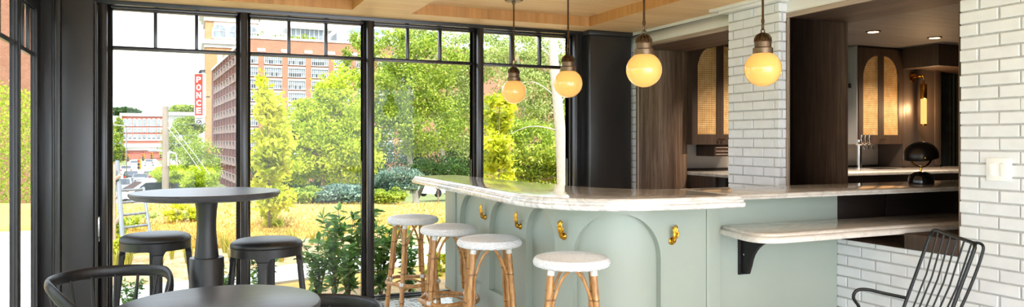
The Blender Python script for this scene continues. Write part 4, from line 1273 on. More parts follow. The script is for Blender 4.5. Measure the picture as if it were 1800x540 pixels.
for i, (u, y, sc, lb) in enumerate(((560, 6.75, .90, 'green laurel shrub outside the glass beside the right leather stool leg'),
                                (612, 6.62, 1.15, 'green laurel shrub outside the glass nearest the second window post'),
                                (668, 6.70, 1.12, 'tall green laurel shrub outside the glass behind the first rattan stool'),
                                (588, 6.95, .95, 'green laurel shrub in the middle of the row outside the second window'),
                                (720, 6.72, .85, 'green laurel shrub seen between the legs of the rattan stools'),
                                (462, 6.85, .62, 'small laurel sprig outside the glass between the stool legs'),
                                (395, 6.75, .6, 'small laurel sprig outside beside the pedestal sleeve'),
                                (228, 6.5, .5, 'small laurel sprig outside the first window behind the spindle chair'))):
    X, Y = ray(u); p = (X*y/Y, y, GZ+.01)
    if i < 2:
        la[i].location = p; la[i]['label'] = lb; la[i]['group'] = G_L; la[i].scale = (sc,)*3; la[i].rotation_euler = (0, 0, i*1.3)
    else: dup(la[i % 2], p, i*1.1, lb, G_L, sc)
t = tree('lime_shrub', 'bright lime yellow shrub outside the glass beside the green bar end', 'shrub', 8.2, [(775, 470, 22, 32), (760, 485, 18, 22)], 1100, .06, M['leaf_lime'], (772, 2), None)

# ---- grass clumps in the bed and meadow blades
def clump_mesh(nb, h, seed):
    r = random.Random(seed); m = MB()
    for _ in range(nb):
        a = r.uniform(0, 2*PI); l = h*r.uniform(.6, 1.1); k = r.uniform(.2, .7)*l; d = Vector((math.cos(a), math.sin(a), 0)); s = Vector((-d.y, d.x, 0))*.006
        p0 = d*.02; p1 = d*k*.4+Vector((0,0,l*.6)); p2 = d*k+Vector((0,0,l))
        m.add([p0-s, p0+s, p1+s*.8, p1-s*.8, p2], [(0,1,2,3), (3,2,4)])
    return m
M['blade'] = leafmat('clump_grass', ['#8d8a2c', '#b0a63c', '#c8b65a', '#7f8c34'], .3)
M['straw'] = leafmat('meadow_straw', ['#b08a40', '#c19b4e', '#cda95c', '#b3984a'], .3)
g0 = clump_mesh(46, .26, 5).build('grass_clump', M['blade'], smooth=0)
tag(g0, 'tuft of yellow-green grass growing in the straw mulch bed', 'grass', 'grass tufts in the mulch bed')
spots = []
for u in range(205, 800, 26):
    f = random.uniform(.15, .9); v0 = np.interp(u, [p[0] for p in BD_T], [p[1] for p in BD_T]); v1 = np.interp(u, [p[0] for p in SW_T], [p[1] for p in SW_T])
    spots.append((u+random.uniform(-9, 9), v0+(v1-v0)*f))
for i, (u, v) in enumerate(spots):
    p = on_z(u, v, GZ)
    o = g0 if i == 0 else g0.copy()
    if i: C.objects.link(o)
    o.location = (p.x, p.y, GZ+.01); o.rotation_euler = (0, 0, random.uniform(0, 6)); k = random.uniform(.6, 1.2); o.scale = (k, k, k)
N = 16000
P = []
while len(P) < N:
    u = random.uniform(195, 1000); v = 352+(1-random.random()**1.6)*85
    lim = np.interp(u, [p[0] for p in BD_T], [p[1] for p in BD_T])
    if v > lim: continue
    p = on_z(u, v, GZ)
    if depth(p.x, p.y) > 17.4: continue
    P.append((p.x, p.y, GZ))
P = np.array(P); h = .03+.06*rng.random(N); a = rng.random(N)*2*PI
ofs = rng.normal(size=(N, 2))*.05
s = np.stack([np.cos(a), np.sin(a), np.zeros(N)], 1)*.009
tip = P+np.stack([ofs[:, 0], ofs[:, 1], h], 1)
pts = np.stack([P-s, P+s, tip], 1).reshape(-1, 3)
me = bpy.data.meshes.new('meadow_grass'); me.from_pydata(pts.tolist(), [], [(3*i, 3*i+1, 3*i+2) for i in range(N)]); me.materials.append(M['straw'])
o = bpy.data.objects.new('meadow_grass', me); C.objects.link(o)
tag(o, 'dry golden meadow grass between the mulch bed and the bushes', 'grass', None, 'stuff')

# ---- brick buildings
def brickmat(name, a, b, mort, sc):
    n = Nodes(name); tc = n.n('ShaderNodeTexCoord'); sx = n.n('ShaderNodeSeparateXYZ'); n.l(tc.outputs['Object'], sx.inputs[0])
    cb_ = n.n('ShaderNodeCombineXYZ'); n.l(n.math('ADD', sx.outputs[0], sx.outputs[1]), cb_.inputs[0]); n.l(sx.outputs[2], cb_.inputs[1])
    br = n.n('ShaderNodeTexBrick'); br.inputs['Scale'].default_value = sc; n.l(cb_.outputs[0], br.inputs['Vector'])
    br.inputs['Color1'].default_value = (*lin(a), 1); br.inputs['Color2'].default_value = (*lin(b), 1); br.inputs['Mortar'].default_value = (*lin(mort), 1)
    f = n.noise(n.coords((1,1,1)), .5, 4); tone = n.ramp(f, [(.3, (.86,.86,.86)), (.7, (1,1,1))])
    n.bsdf(n.mix(1.0, br.outputs['Color'], tone, 'MULTIPLY'), .9, 0, None, .2); return n.mat
M['mill'] = brickmat('salmon_brick', '#9c664c', '#a9745a', '#aa8d7b', 2.2)
M['mill_near'] = brickmat('red_brown_brick', '#6a3c31', '#77493c', '#8a6a5e', 2.6)
M['tower'] = brickmat('orange_brick', '#b57a50', '#c08a62', '#c2a080', 2.0)
M['stone'] = plain('pale_stone', '#c9c5bf', .8, 0, .06, 2)
M['sash'] = plain('white_sash', '#bdbdba', .6, 0, .1, 1.5)
M['sash_grey'] = plain('grey_glazing', '#7d8488', .25, .0, .35, .9)
M['sash_dark'] = plain('dark_glazing', '#33383b', .2, 0, .3, 1)
def win_mesh(w, h, nx, ny, dark):
    """window in the x/z plane, front at y=0: sash bars and panes, some panes open and dark"""
    m = MB(); b = min(w, h)*.045
    m.mi = 1; m.box(-w/2, w/2, .10, .12, 0, h)
    m.mi = 0
    m.box(-w/2, w/2, -.02, .10, 0, b*1.6); m.box(-w/2, w/2, -.02, .10, h-b*1.3, h); m.box(-w/2, -w/2+b*1.3, -.02, .10, 0, h); m.box(w/2-b*1.3, w/2, -.02, .10, 0, h)
    for i in range(1, nx): m.box(-w/2+w*i/nx-b*.4, -w/2+w*i/nx+b*.4, .04, .10, 0, h)
    for j in range(1, ny): m.box(-w/2, w/2, .04, .10, h*j/ny-b*.4, h*j/ny+b*.4)
    m.mi = 2
    r = random.Random(dark)
    for i in range(nx):
        if r.random() < .45: m.box(-w/2+w*(i+.12)/nx, -w/2+w*(i+.88)/nx, .085, .098, h*.08, h*(1/ny)*.9)
    return m
# the mill, parallel to the window wall
my = 104.0
def mill_x(u): X, Y = ray(u); return X/Y*my
k = my/1340.0
t = thing('mill_building', 'long salmon brick mill with rows of white factory windows', 'building', (mill_x(540), my, terrain_z(my)))
x0, x1 = mill_x(433), mill_x(1010); zt_ = EYE+(HOR-71)*k; zb_ = -5
m = MB(); m.box(x0, x1, my, my+14, zb_, zt_); m.build('wall', M['mill'], t, smooth=0)
m = MB(); m.box(x0-.1, x1+.1, my-.12, my+14, zt_, zt_+.28); m.build('coping', M['stone'], t, smooth=0)
rows_v = [98+21.6*i for i in range(9)]
pw = (mill_x(501)-mill_x(459)); px = [mill_x(459)+pw*i for i in range(-1, 8)]
for x in px:
    m = MB(); m.box(x-.36, x+.36, my-.16, my, zb_, EYE+(HOR-92)*k)
    m.build('pier', M['mill'], t, smooth=0)
    m = MB(); m.box(x-.52, x+.52, my-.22, my, EYE+(HOR-93)*k, EYE+(HOR-87.5)*k); m.build('capstone', M['stone'], t, smooth=0)
for v in rows_v:
    z = EYE+(HOR-v)*k
    m = MB(); m.box(x0, px[-1], my-.06, my, z+.02, z+.20); m.build('lintel_band', M['stone'], t, smooth=0)
wm = [win_mesh(pw-.78, 1.28, 8, 2, q) for q in (1, 2, 3, 4)]
prot = []
for q in wm:
    o = q.build('window', [M['sash'], M['sash_grey'], M['sash_dark']], t, smooth=0, local=True); prot.append(o)
idx = 0
for j, v in enumerate(rows_v):
    z = EYE+(HOR-v)*k-1.28
    for i in range(8):
        xx = (px[i]+px[i+1])/2
        if idx < 4: o = prot[idx]
        else: o = prot[(i*3+j*5) % 4].copy(); C.objects.link(o)
        o.location = (xx-mill_x(540), -.13, z-terrain_z(my)); idx += 1
# roof terrace
def pxz(u, v, y): return at(u, v, y/ray(u)[1]*FPX)
m = MB(); a, b = pxz(511, 70, my+3), pxz(574, 54, my+3); m.box(a.x, b.x, my+3, my+8, zt_-.1, b.z)
rt_ = m.build('roof_pavilion', M['sash_grey'], t, smooth=0)
m = MB(); m.box(a.x-.8, b.x+.9, my+2.4, my+8.5, b.z, b.z+.22); m.build('pavilion_roof', M['sash'], t, smooth=0)
m = MB()
for uu in range(512, 578, 8): q = pxz(uu, 60, my+2.9); m.box(q.x-.05, q.x+.05, my+2.85, my+2.98, zt_, b.z)
m.build('pavilion_posts', M['sash'], t, smooth=0)
a, b = pxz(592, 75, my+3), pxz(645, 60, my+3); m = MB(); m.box(a.x, b.x+8, my+3, my+9, zt_-.2, b.z)
for i in range(26): m.box(a.x+.35*i, a.x+.35*i+.05, my+2.95, my+3.0, zt_-.2, b.z)
m.build('plant_room', plain('grey_metal_siding', '#a9aeb1', .5, .1, .08, 1), t, smooth=0)
a, b = pxz(603, 60, my+5), pxz(635, 49, my+5); m = MB(); m.add([(a.x, my+5, a.z), (b.x+4, my+5, a.z), (b.x+4, my+5, b.z), (a.x+1.5, my+5, b.z), (a.x, my+9, a.z), (b.x+4, my+9, a.z), (b.x+4, my+9, b.z), (a.x+1.5, my+9, b.z)], [(0,1,2,3), (4,7,6,5), (3,2,6,7), (0,3,7,4), (1,5,6,2)]); m.build('plant_room_roof', plain('dark_grey_metal', '#7d8387', .5, .2, .08, 1), t, smooth=0)
m = MB()
for uu in range(446, 510, 5):
    q = pxz(uu, 66, my+1.2); hh = random.uniform(.3, .9); m.box(q.x-.04, q.x+.04, my+1.1, my+1.2, zt_, zt_+1.0)
q0, q1 = pxz(444, 64, my+1.2), pxz(510, 64, my+1.2); m.box(q0.x, q1.x, my+1.1, my+1.2, zt_+.95, zt_+1.03); m.box(q0.x, q1.x, my+1.1, my+1.2, zt_+.5, zt_+.55)
m.build('roof_railing', M['sash'], t, smooth=0)
pl_ = [((pxz(u_, 70, my+1.6).x, my+1.7, zt_+hh_*.5), (w_, .5, hh_)) for u_, w_, hh_ in ((450, .8, .5), (459, .5, .9), (482, .8, .6), (503, .9, .8), (530, .9, 1.0), (541, .9, .9), (552, .7, .7))]
leaf_cloud('roof_planting', blob_points(pl_, 900), .28, M['leaf_mid'], t)

# tower behind, with white bands and arched windows
ty = 128.0
def T(u, v, y=ty): return pxz(u, v, y)
t = thing('brick_tower', 'orange brick tower with white cornice and arched windows', 'building', (T(400, 200).x, ty, terrain_z(ty)))
xa, xb = T(361, 200).x, T(452, 200).x; ztop = T(390, 24).z
m = MB(); m.box(xa, xb, ty, ty+10, -6, ztop); m.build('wall', M['tower'], t, smooth=0)
m = MB()
for (v0, v1, o) in ((38, 30, .25), (30, 24, .6), (24, 20, .9)): m.box(xa-o, xb+o, ty-o, ty+10, T(390, v0).z, T(390, v1).z)
m.build('cornice', M['stone'], t, smooth=0)
m = MB()
for (v0, v1, o) in ((84, 78, .2), (78, 71, .55)): m.box(xa-o, xb+o, ty-o, ty+10, T(390, v0).z, T(390, v1).z)
m.build('belt_course', M['stone'], t, smooth=0)
m = MB(); m.box(T(376, 60).x, xb+.02, ty-.08, ty, T(390, 71).z, T(390, 38).z); m.build('pale_face', plain('pale_pink_brick', '#cbb4a4', .9, 0, .06, 2), t, smooth=0)
for u in (386, 414, 442):
    c = T(u, 60).x; z0, z1 = T(390, 65).z, T(390, 44).z; w = .95
    pr = [(c-w, z0), (c+w, z0), (c+w, z1-w)] + [(c+w*math.cos(a), z1-w+w*math.sin(a)) for a in [PI*i/14 for i in range(1, 14)]] + [(c-w, z1-w)]
    m = MB(); m.mi = 0
    m.prism_y([(c+(x-c)*1.25, z0-.3+(z-z0)*1.14) for x, z in pr], ty-.2, ty-.08); m.mi = 1; m.prism_y([(c+(x-c)*.95, z) for x, z in pr], ty-.24, ty-.2); m.mi = 0
    m.box(c-.06, c+.06, ty-.30, ty-.24, z0, z1); m.box(c-w, c+w, ty-.30, ty-.24, z0+(z1-z0)*.45, z0+(z1-z0)*.5)
    m.build('arched_window', [M['stone'], M['sash_grey']], t, smooth=0)
for u in (382, 396):
    q, q2 = T(u, 110), T(u+9, 96); m = MB(); m.box(q.x, q2.x, ty-.1, ty, q.z, q2.z); m.build('window', M['sash'], t, smooth=0)

# near brick wing seen at a sharp angle
fa, fb = at(373, 247, 108), at(429, 247, 76); za, zc = -6.5, EYE+(247-74)*76/FPX
dirv = Vector((fb.x-fa.x, fb.y-fa.y, 0)); Lw = dirv.length; dirv.normalize(); nv = Vector((dirv.y, -dirv.x, 0))
if nv.dot(Vector((0, -1, 0))) < 0 and nv.x > 0: nv = -nv
nv = Vector((-abs(dirv.y), abs(dirv.x)*(-1 if dirv.y < 0 else 1), 0)); nv = Vector((dirv.y, -dirv.x, 0)); 
if nv.x > 0: nv = -nv
t = thing('brick_wing', 'red-brown brick warehouse wing with rows of small windows seen at a sharp angle', 'building', (fa.x, fa.y, za))
_rd = Vector((*ray(433), 0)).normalized()
def W(a, o, z): return Vector((fa.x, fa.y, 0))+dirv*a+(nv*o if o > 0 else -_rd*o)+Vector((0, 0, z))
def wbox(m, a0, a1, o0, o1, z0, z1):
    m.add([W(a, o, z) for z in (z0, z1) for o in (o0, o1) for a in (a0, a1)], [(0,2,3,1),(4,5,7,6),(0,1,5,4),(2,6,7,3),(0,4,6,2),(1,3,7,5)])
m = MB(); wbox(m, 0, Lw, -6, 0, za, zc); m.build('wall', M['mill_near'], t, smooth=0)
m = MB(); wbox(m, -.1, Lw+.1, -6, .15, zc, zc+.3); m.build('coping', M['stone'], t, smooth=0)
nc, nr = 11, 9
cellw = Lw/nc; cellh = (zc-za-1.0)/nr
for i in range(nc+1):
    m = MB(); a = min(Lw-.35, max(.0, i*cellw-.35)); wbox(m, a, a+.7 if i not in (0,) else 3.0, 0, .07, za, zc); m.build('pier', M['mill_near'], t, smooth=0)
ang = math.atan2(dirv.y, dirv.x)
wp = win_mesh(cellw-1.2, cellh*.5, 4, 2, 9).build('window', [plain('weathered_sash', '#8f7d74', .6), M['sash_dark'], M['sash_dark']], t, smooth=0, local=True)
first = True
for i in range(1, nc):
    for j in range(nr):
        o = wp if first else wp.copy()
        if not first: C.objects.link(o)
        first = False
        p = W((i+.5)*cellw, .135, za+.6+j*cellh+cellh*.3)
        o.location = p-Vector((fa.x, fa.y, za)); o.rotation_euler = (0, 0, ang+ (0 if nv.dot(Vector((math.sin(ang), -math.cos(ang), 0))) > 0 else PI))

# ---- the vertical sign
sd = 70.0
def S(u, v): return at(u, v, sd)
RT = Vector((CS, -SN, 0)); FW = Vector((SN, CS, 0)); UPV = Vector((0, 0, 1))
c0 = S(351.5, 163)
t = thing('vertical_sign', 'tall red vertical sign with white letters on the tower side', 'sign', tuple(c0))
M['sign_red'] = plain('sign_red_enamel', '#ad3220', .5, 0, .06, 3); M['sign_white'] = plain('sign_white_letters', '#e3e1dc', .5, 0, .04, 3); M['sign_black'] = plain('sign_black_tube', '#2b2b2b', .5)
ps = sd/FPX
m = MB(); m.obox(S(351.5, 167), RT, FW, UPV, 7.2*ps, .25, 36.5*ps); m.build('red_board', M['sign_red'], t, smooth=0)
m = MB()
for du in (-7.6, 7.6): m.obox(S(351.5+du, 167), RT, FW, UPV, .45*ps, .30, 36.8*ps)
for v in (130.2, 203.8): m.obox(S(351.5, v), RT, FW, UPV, 7.6*ps, .30, .45*ps)
m.build('border', M['sign_white'], t, smooth=0)
try:
    fnt = bpy.data.fonts.load('<builtin>')
except Exception:
    fnt = None
for i, chh in enumerate('PONCE'):
    cu = bpy.data.curves.new('letter', 'FONT'); cu.body = chh; cu.size = 1; cu.align_x = 'CENTER'; cu.extrude = .04; cu.offset = .025
    tmp = bpy.data.objects.new('letter_tmp', cu); C.objects.link(tmp)
    dg = bpy.context.evaluated_depsgraph_get(); me = bpy.data.meshes.new_from_object(tmp.evaluated_get(dg))
    bpy.data.objects.remove(tmp)
    co = [v.co.copy() for v in me.vertices]; fs = [list(p.vertices) for p in me.polygons]
    lo = Vector((min(p.x for p in co), min(p.y for p in co), 0)); hi = Vector((max(p.x for p in co), max(p.y for p in co), 0))
    bpy.data.meshes.remove(me)
    cv = S(351.5, 140.5+13.6*i); hgt = 10.2*ps; wid = 8.0*ps
    mm = MB()
    mm.add([cv + RT*(((p.x-lo.x)/(hi.x-lo.x)-.5)*wid) + UPV*(((p.y-lo.y)/(hi.y-lo.y)-.5)*hgt) - FW*(.27+p.z*.8) for p in co], fs)
    mm.build('letter', M['sign_white'], t, smooth=0)
for kx, rr_ in enumerate((5.8, 3.9, 2.0)):
    cc = S(355.5, 129); pth = [cc+RT*(-rr_*ps)] + [cc+RT*(-rr_*ps*math.cos(a))+UPV*(rr_*ps*math.sin(a)) for a in [PI/2*i/8 for i in range(1, 9)]] + [cc+UPV*(rr_*ps)+RT*(5*ps)]
    MB().tube(pth, .05, 8).build('hooped_tube', M['sign_black'], t)
m = MB(); pl2 = [(-7.2, 0), (7.2, 0), (7.2, -8)] + [(7.2*math.cos(a), -8-7.2*math.sin(a)) for a in [PI*i/16 for i in range(1, 16)]] + [(-7.2, -8)]
c = S(351.5, 205)
n = len(pl2)
m.add([c+RT*(x*ps)+UPV*(z*ps)+FW*o for o in (-.2, .2) for x, z in pl2], [tuple(range(n)), tuple(range(2*n-1, n-1, -1))] + [(i, n+i, n+(i+1) % n, (i+1) % n) for i in range(n)])
m.build('plaque', M['stone'], t, smooth=0)
m = MB(); c = S(351.5, 215.5)
m.tube([c-FW*.24+RT*(4.4*ps*math.cos(2*PI*i/24))+UPV*(4.4*ps*math.sin(2*PI*i/24)) for i in range(24)], .035, 6, closed=True)
m.tube([c-FW*.24+RT*(-2.6*ps)+UPV*(.6*ps), c-FW*.24+RT*(-.4*ps)+UPV*(-1.6*ps), c-FW*.24+RT*(2.8*ps)+UPV*(2.4*ps)], .04, 6)
for du in range(-5, 6, 2): m.obox(S(351.5+du, 208.3)-FW*.22, RT, FW, UPV, .55*ps, .02, .8*ps)
m.build('emblem', M['sign_black'], t, smooth=0)
MB().obox(S(362, 170)+FW*.4, RT, FW, UPV, 3.5*ps, .08, 1.0*ps).build('arm', M['sign_black'], t, smooth=0)

# ---- far red building with arches
fy = 250.0
def Fp(u, v): return pxz(u, v, fy)
t = thing('arcade_building', 'far red brick building with three rows of windows and white arches', 'building', (Fp(250, 250).x, fy, -5))
a, b = Fp(214, 258), Fp(293, 205); m = MB(); m.box(a.x, b.x, fy, fy+20, -6, b.z); m.build('wall', brickmat('far_red_brick', '#a04a35', '#ab5843', '#b07b68', 1.5), t, smooth=0)
m = MB(); m.box(a.x-.5, b.x+.5, fy-.5, fy+20, b.z, b.z+.9); q = Fp(280, 198); m.box(q.x-2, b.x+.3, fy+1, fy+12, b.z, q.z); m.build('cornice', M['stone'], t, smooth=0)
m = MB()
for v in (245, 262): q = Fp(250, v); m.box(a.x-.1, b.x, fy-.3, fy, q.z-.4, q.z+.4)
m.box(a.x-.3, b.x+.1, fy-1.5, fy, Fp(250, 254).z-.9, Fp(250, 254).z+.3)
m.build('band', M['stone'], t, smooth=0)
for i in range(9):
    u = 220+8.4*i
    for (v0, v1, arch) in ((222, 212, 1), (233, 225, 0), (244, 237, 0)):
        q0, q1 = Fp(u-2.9, v0), Fp(u+2.9, v1); cx_ = (q0.x+q1.x)/2; w = (q1.x-q0.x)/2
        pr = [(cx_-w, q0.z), (cx_+w, q0.z), (cx_+w, q1.z)] + ([(cx_+w*math.cos(g), q1.z+w*math.sin(g)) for g in [PI*i2/10 for i2 in range(1, 10)]] if arch else []) + [(cx_-w, q1.z)]
        m = MB(); m.mi = 0; m.prism_y([(cx_+(x-cx_)*1.25, q0.z+(z-q0.z)*1.08) for x, z in pr], fy-.25, fy); m.mi = 1; m.prism_y(pr, fy-.3, fy-.25)
        m.build('window', [M['stone'], M['sash_grey']], t, smooth=0)
# white roofed hall
t = thing('white_hall', 'low white roofed hall beyond the utility pole', 'building', (Fp(312, 210).x, 200, -5))
p0, p1 = pxz(297, 217, 200), pxz(338, 195, 200); m = MB(); m.box(p0.x, p1.x, 200, 220, -6, p0.z+2); m.build('wall', M['sash'], t, smooth=0)
m = MB(); m.prism_x([(199, p0.z+2), (221, p0.z+2), (221, p0.z+2.5), (210, p1.z), (199, p0.z+2.5)], p0.x-.8, p1.x+.8); m.build('roof', M['stone'], t, smooth=0)

# ---- street
m = MB()
Lf = [(196, 36), (196, 60), (205, 110), (226, 200), (240, 300)]; Rt = [(335, 36), (318, 60), (300, 110), (278, 200), (266, 300)]
vs = [(*at(u, HOR, d).xy, terrain_z(d)+.05) for u, d in Lf] + [(*at(u, HOR, d).xy, terrain_z(d)+.05) for u, d in Rt]
n = len(Lf); m.add(vs, [(i, n+i, n+i+1, i+1) for i in range(n-1)])
structure(m.build('ground_street', M['asphalt'], smooth=0))
M['car_white'] = plain('white_car_paint', '#cfd1d3', .25, 0, .03, 2, 0, .5, .5); M['car_dark'] = plain('dark_car_paint', '#34383d', .25, .2, .1, 2, 0, .5, .5); M['car_grey'] = plain('silver_car_paint', '#8f9499', .25, .4, .1, 2, 0, .5, .5); M['car_red'] = plain('dark_red_car_paint', '#6c2a2a', .25, .1, .1, 2, 0, .5, .5)
M['tyre'] = plain('tyre_rubber', '#191919', .8); M['car_glass'] = plain('car_window_glass', '#2a3238', .12, 0, .2, 1)
M['tail'] = plain('red_tail_lamp', '#b02318', .3)
def make_car(paint):
    t = thing('car', '', 'car')
    prof = [(-2.15, .30), (2.15, .30), (2.22, .55), (2.12, .80), (1.30, .92), (.55, 1.42), (-.95, 1.46), (-1.75, 1.02), (-2.15, .98), (-2.25, .60)]
    # x = width, y = length (forward +y)
    m = MB(); secs = [(-.86, .94), (-.80, 1), (.80, 1), (.86, .94)]
    n = len(prof); vs = []
    for (x, sc) in secs: vs += [(x*(.86 if z > 1.2 else 1), y*(1 if sc == 1 else .985), .3+(z-.3)*(1 if sc == 1 else .97)) for y, z in prof]
    fs = [tuple(range(n)), tuple(range(4*n-1, 3*n-1, -1))]
    for s_ in range(3):
        for i in range(n): fs.append((s_*n+i, (s_+1)*n+i, (s_+1)*n+(i+1) % n, s_*n+(i+1) % n))
    m.add(vs, fs); m.build('body', paint, t, local=True, smooth=40)
    m = MB()
    for sx in (-1, 1):
        m.add([(sx*.865, 1.05, .95), (sx*.865, -1.45, .98), (sx*.765, -.95, 1.38), (sx*.765, .50, 1.36)], [(0,1,2,3)])
    m.add([(-.70, 1.255, .96), (.70, 1.255, .96), (.62, .60, 1.40), (-.62, .60, 1.40)], [(0,1,2,3)])
    m.add([(-.70, -1.72, 1.06), (.70, -1.72, 1.06), (.62, -1.02, 1.44), (-.62, -1.02, 1.44)], [(0,3,2,1)])
    m.v = [(x*1.012, y*1.012, z*1.006) for x, y, z in m.v]
    m.build('windows', M['car_glass'], t, local=True, smooth=0)
    for sx in (-1, 1):
        for y in (-1.35, 1.38):
            MB().lathe([(.0, -.11), (.31, -.11), (.33, -.08), (.33, .08), (.31, .11), (0, .11)], (sx*.80, y, .33), 20, (1, 0, 0)).build('wheel', M['tyre'], t, local=True)
        m = MB(); m.box(sx*.55, sx*.82, -2.27, -2.2, .72, .90); m.build('tail_lamp', M['tail'], t, local=True)
    return t
cars = {}
def put_car(kind, u, d, rz, lb):
    p = at(u, HOR, d); loc = (p.x, p.y, terrain_z(d)+.06)
    if kind not in cars:
        c = make_car(M['car_'+kind]); cars[kind] = c; c.location = loc; c.rotation_euler = (0, 0, rz); c['label'] = lb; c['group'] = 'cars on the street'
    else: dup(cars[kind], loc, rz, lb, 'cars on the street')
hd_ = math.atan2(at(252, HOR, 200).y-at(252, HOR, 60).y, at(252, HOR, 200).x-at(252, HOR, 60).x)-PI/2
for (kd, u, d, rz, lb) in (('dark', 231, 92, 0, 'dark car in the left lane of the street'), ('dark', 247, 84, 0, 'dark car in the middle lane below the hanging signal'),
                           ('red', 264, 92, 0, 'dark red car in the right lane of the street'), ('grey', 240, 70, 0, 'silver car in the middle of the street closest to the table'),
                           ('dark', 283, 108, 0, 'dark car beside the wooden utility pole'), ('grey', 212, 58, 0, 'silver car at the left edge of the street by the ladder'),
                           ('dark', 254, 54, PI, 'dark car just above the rim of the high table'), ('white', 236, 150, 0, 'white car far down the street'), ('white', 222, 115, 0, 'white car waiting under the signals'), ('grey', 262, 160, 0, 'silver car far down the street')):
    put_car(kd, u, d, hd_+rz, lb)
put_car('white', 268, 36, hd_+PI/2+.25, 'large white car parked sideways below the high table rim')
p = at(778, HOR, 60); dup(cars['white'], (p.x, p.y, terrain_z(60)+.06), .5+PI/2, 'white car parked among bushes below the marble bar tip', 'cars on the street')
# signals on a span wire
def make_signal():
    t = thing('traffic_light', '', 'traffic light')
    m = MB(); m.box(-.20, .20, -.13, .13, -.62, .62); m.build('housing', plain('signal_yellow', '#a9842a', .5), t, local=True, bevel=.02)
    for z, cc in ((.40, 'sign_red'), (0, 'bronze'), (-.40, 'leaf_dark')):
        ln = MB().lathe([(.0, .13), (.14, .13), (.15, .20), (.13, .20), (.12, .15), (0, .15)], (0, 0, z), 18, (0, -1, 0)).build('lens', M['tyre'] if cc != 'sign_red' else M['tail'], t, local=True)
    MB().tube([(0, 0, .62), (0, 0, 1.1)], .03, 6).build('hanger', M['tyre'], t, local=True)
    return t
sg = make_signal()
yaw = math.atan2(FW.y, FW.x)-PI/2
for i, (u, v, d, lb) in enumerate(((245, 289, 48, 'yellow traffic light hanging large over the street'), (203, 296, 50, 'yellow traffic light at the left edge of the street'), (252, 277, 75, 'small yellow traffic light in the middle of the crossing'), (267, 274, 80, 'small yellow traffic light right of the crossing'), (226, 278, 78, 'small yellow traffic light left of the crossing'), (283, 273, 82, 'small yellow traffic light beside the wooden pole'))):
    p = at(u, v, d)
    if i == 0: sg.scale = (.55,)*3; sg.location = p; sg.rotation_euler = (0, 0, yaw); sg['label'] = lb; sg['group'] = 'traffic lights over the crossing'
    else: dup(sg, tuple(p), yaw, lb, None, .62)
def cable(name, pts, r, lb, cat='cable', mat='tyre', grp=None):
    o = MB().tube(spline(pts, 8), r, 6).build(name, M[mat]); return tag(o, lb, cat, grp)
cable('span_wire', [at(196, 281, 48), at(245, 280, 48), at(310, 276, 48)], .02, 'thin wire carrying the large traffic light across the street')
cable('span_wire', [at(196, 268, 78), at(252, 266, 78), at(320, 262, 78)], .025, 'thin wire carrying the small traffic lights across the crossing')
# wooden utility pole with wires
pz = at(291, HOR, 32); ztop = EYE+(HOR-187)*32/FPX
t = thing('utility_pole', 'weathered wooden utility pole standing beside the street', 'pole', (pz.x, pz.y, terrain_z(32)-.1))
MB().tube([(pz.x, pz.y, terrain_z(32)-.1), (pz.x, pz.y, ztop)], [.15, .12], 14).build('pole', plain('weathered_wood', '#8d7f72', .85, 0, .2, 6, .3, .2, 0, None, 0, (1, 1, .15)), t)
MB().tube([(pz.x+.11, pz.y-.05, ztop-2.6), (pz.x+.11, pz.y-.05, ztop-2.0)], .07, 8).build('bracket', M['chrome'], t)
cable('guy_wire', [at(293, 210, 32), at(335, 262, 31.5), at(368, 306, 31)], .010, 'pale guy wire running down from the utility pole to the right', mat='sash')
cable('guy_wire', [at(293, 222, 32), at(325, 262, 31.5), at(352, 300, 31)], .010, 'second pale guy wire running lower down from the utility pole', mat='sash')
for (v0, v1, lb) in ((212, 216, 'overhead wire crossing above the far red building'), (232, 236, 'overhead wire crossing before the far red building'), (252, 250, 'lowest overhead wire crossing before the crossing')):
    cable('overhead_wire', [at(196, v0, 60), at(290, v1+3, 60), at(374, v1, 60)], .016, lb, 'cable', 'sash_grey')
for (u, vt, d, lb) in ((310, 268, 52, 'slim street lamp with curved arm right of the wooden pole'), (222, 222, 85, 'slim street lamp at the left side of the street')):
    a = at(u, HOR, d); z1 = EYE+(HOR-vt)*d/FPX
    t = thing('street_lamp', lb, 'street lamp', (a.x, a.y, terrain_z(d)))
    pp = spline([(a.x, a.y, terrain_z(d)), (a.x, a.y, z1-.5), (a.x-.3, a.y, z1), (a.x-1.3, a.y, z1+.15)], 6)
    MB().tube(pp, .06, 8).build('post', M['chrome'], t); MB().obox((a.x-1.5, a.y, z1+.14), (1,0,0), (0,1,0), (0,0,1), .3, .12, .06).build('head', M['sash_grey'], t)
# aluminium ladder and timber rack outside the first window
t = thing('ladder', 'aluminium ladder leaning outside the first window', 'ladder', tuple(on_z(214, 470, GZ)))
d0, d1 = 8.6, 9.4
alu = plain('dull_aluminium', '#6f7376', .45, .3, .1, 10)
b0 = at(219, 452, d0); b0.z = GZ; t0_ = at(206, 284, d1); b1 = b0+Vector((.30, .25, 0)); t1 = t0_+Vector((.24, .25, 0))
MB().tube([b0, t0_], .028, 8).build('rail', alu, t); MB().tube([b1, t1-(t1-b1)*.28], .020, 8).build('rail', alu, t)
for i in range(1, 7):
    q = i/8.5; MB().tube([b0.lerp(t0_, q), b1.lerp(t1, q)], .016, 8).build('rung', alu, t)
t = thing('timber_rack', 'weathered timber post with struts outside the edge of the first window', 'post', tuple(on_z(198, 470, GZ)))
wp_ = plain('grey_timber', '#9d8a74', .85, 0, .2, 10)
c = at(199, HOR, 9.2); MB().box(c.x-.03, c.x+.03, c.y-.03, c.y+.03, GZ, EYE-.30).build('post', wp_, t, bevel=.004)
for v0, v1 in ((318, 308), (352, 340), (398, 380)):
    MB().tube([at(199, v0, 9.2), at(212, v1, 9.2)], .022, 6).build('strut', wp_, t)

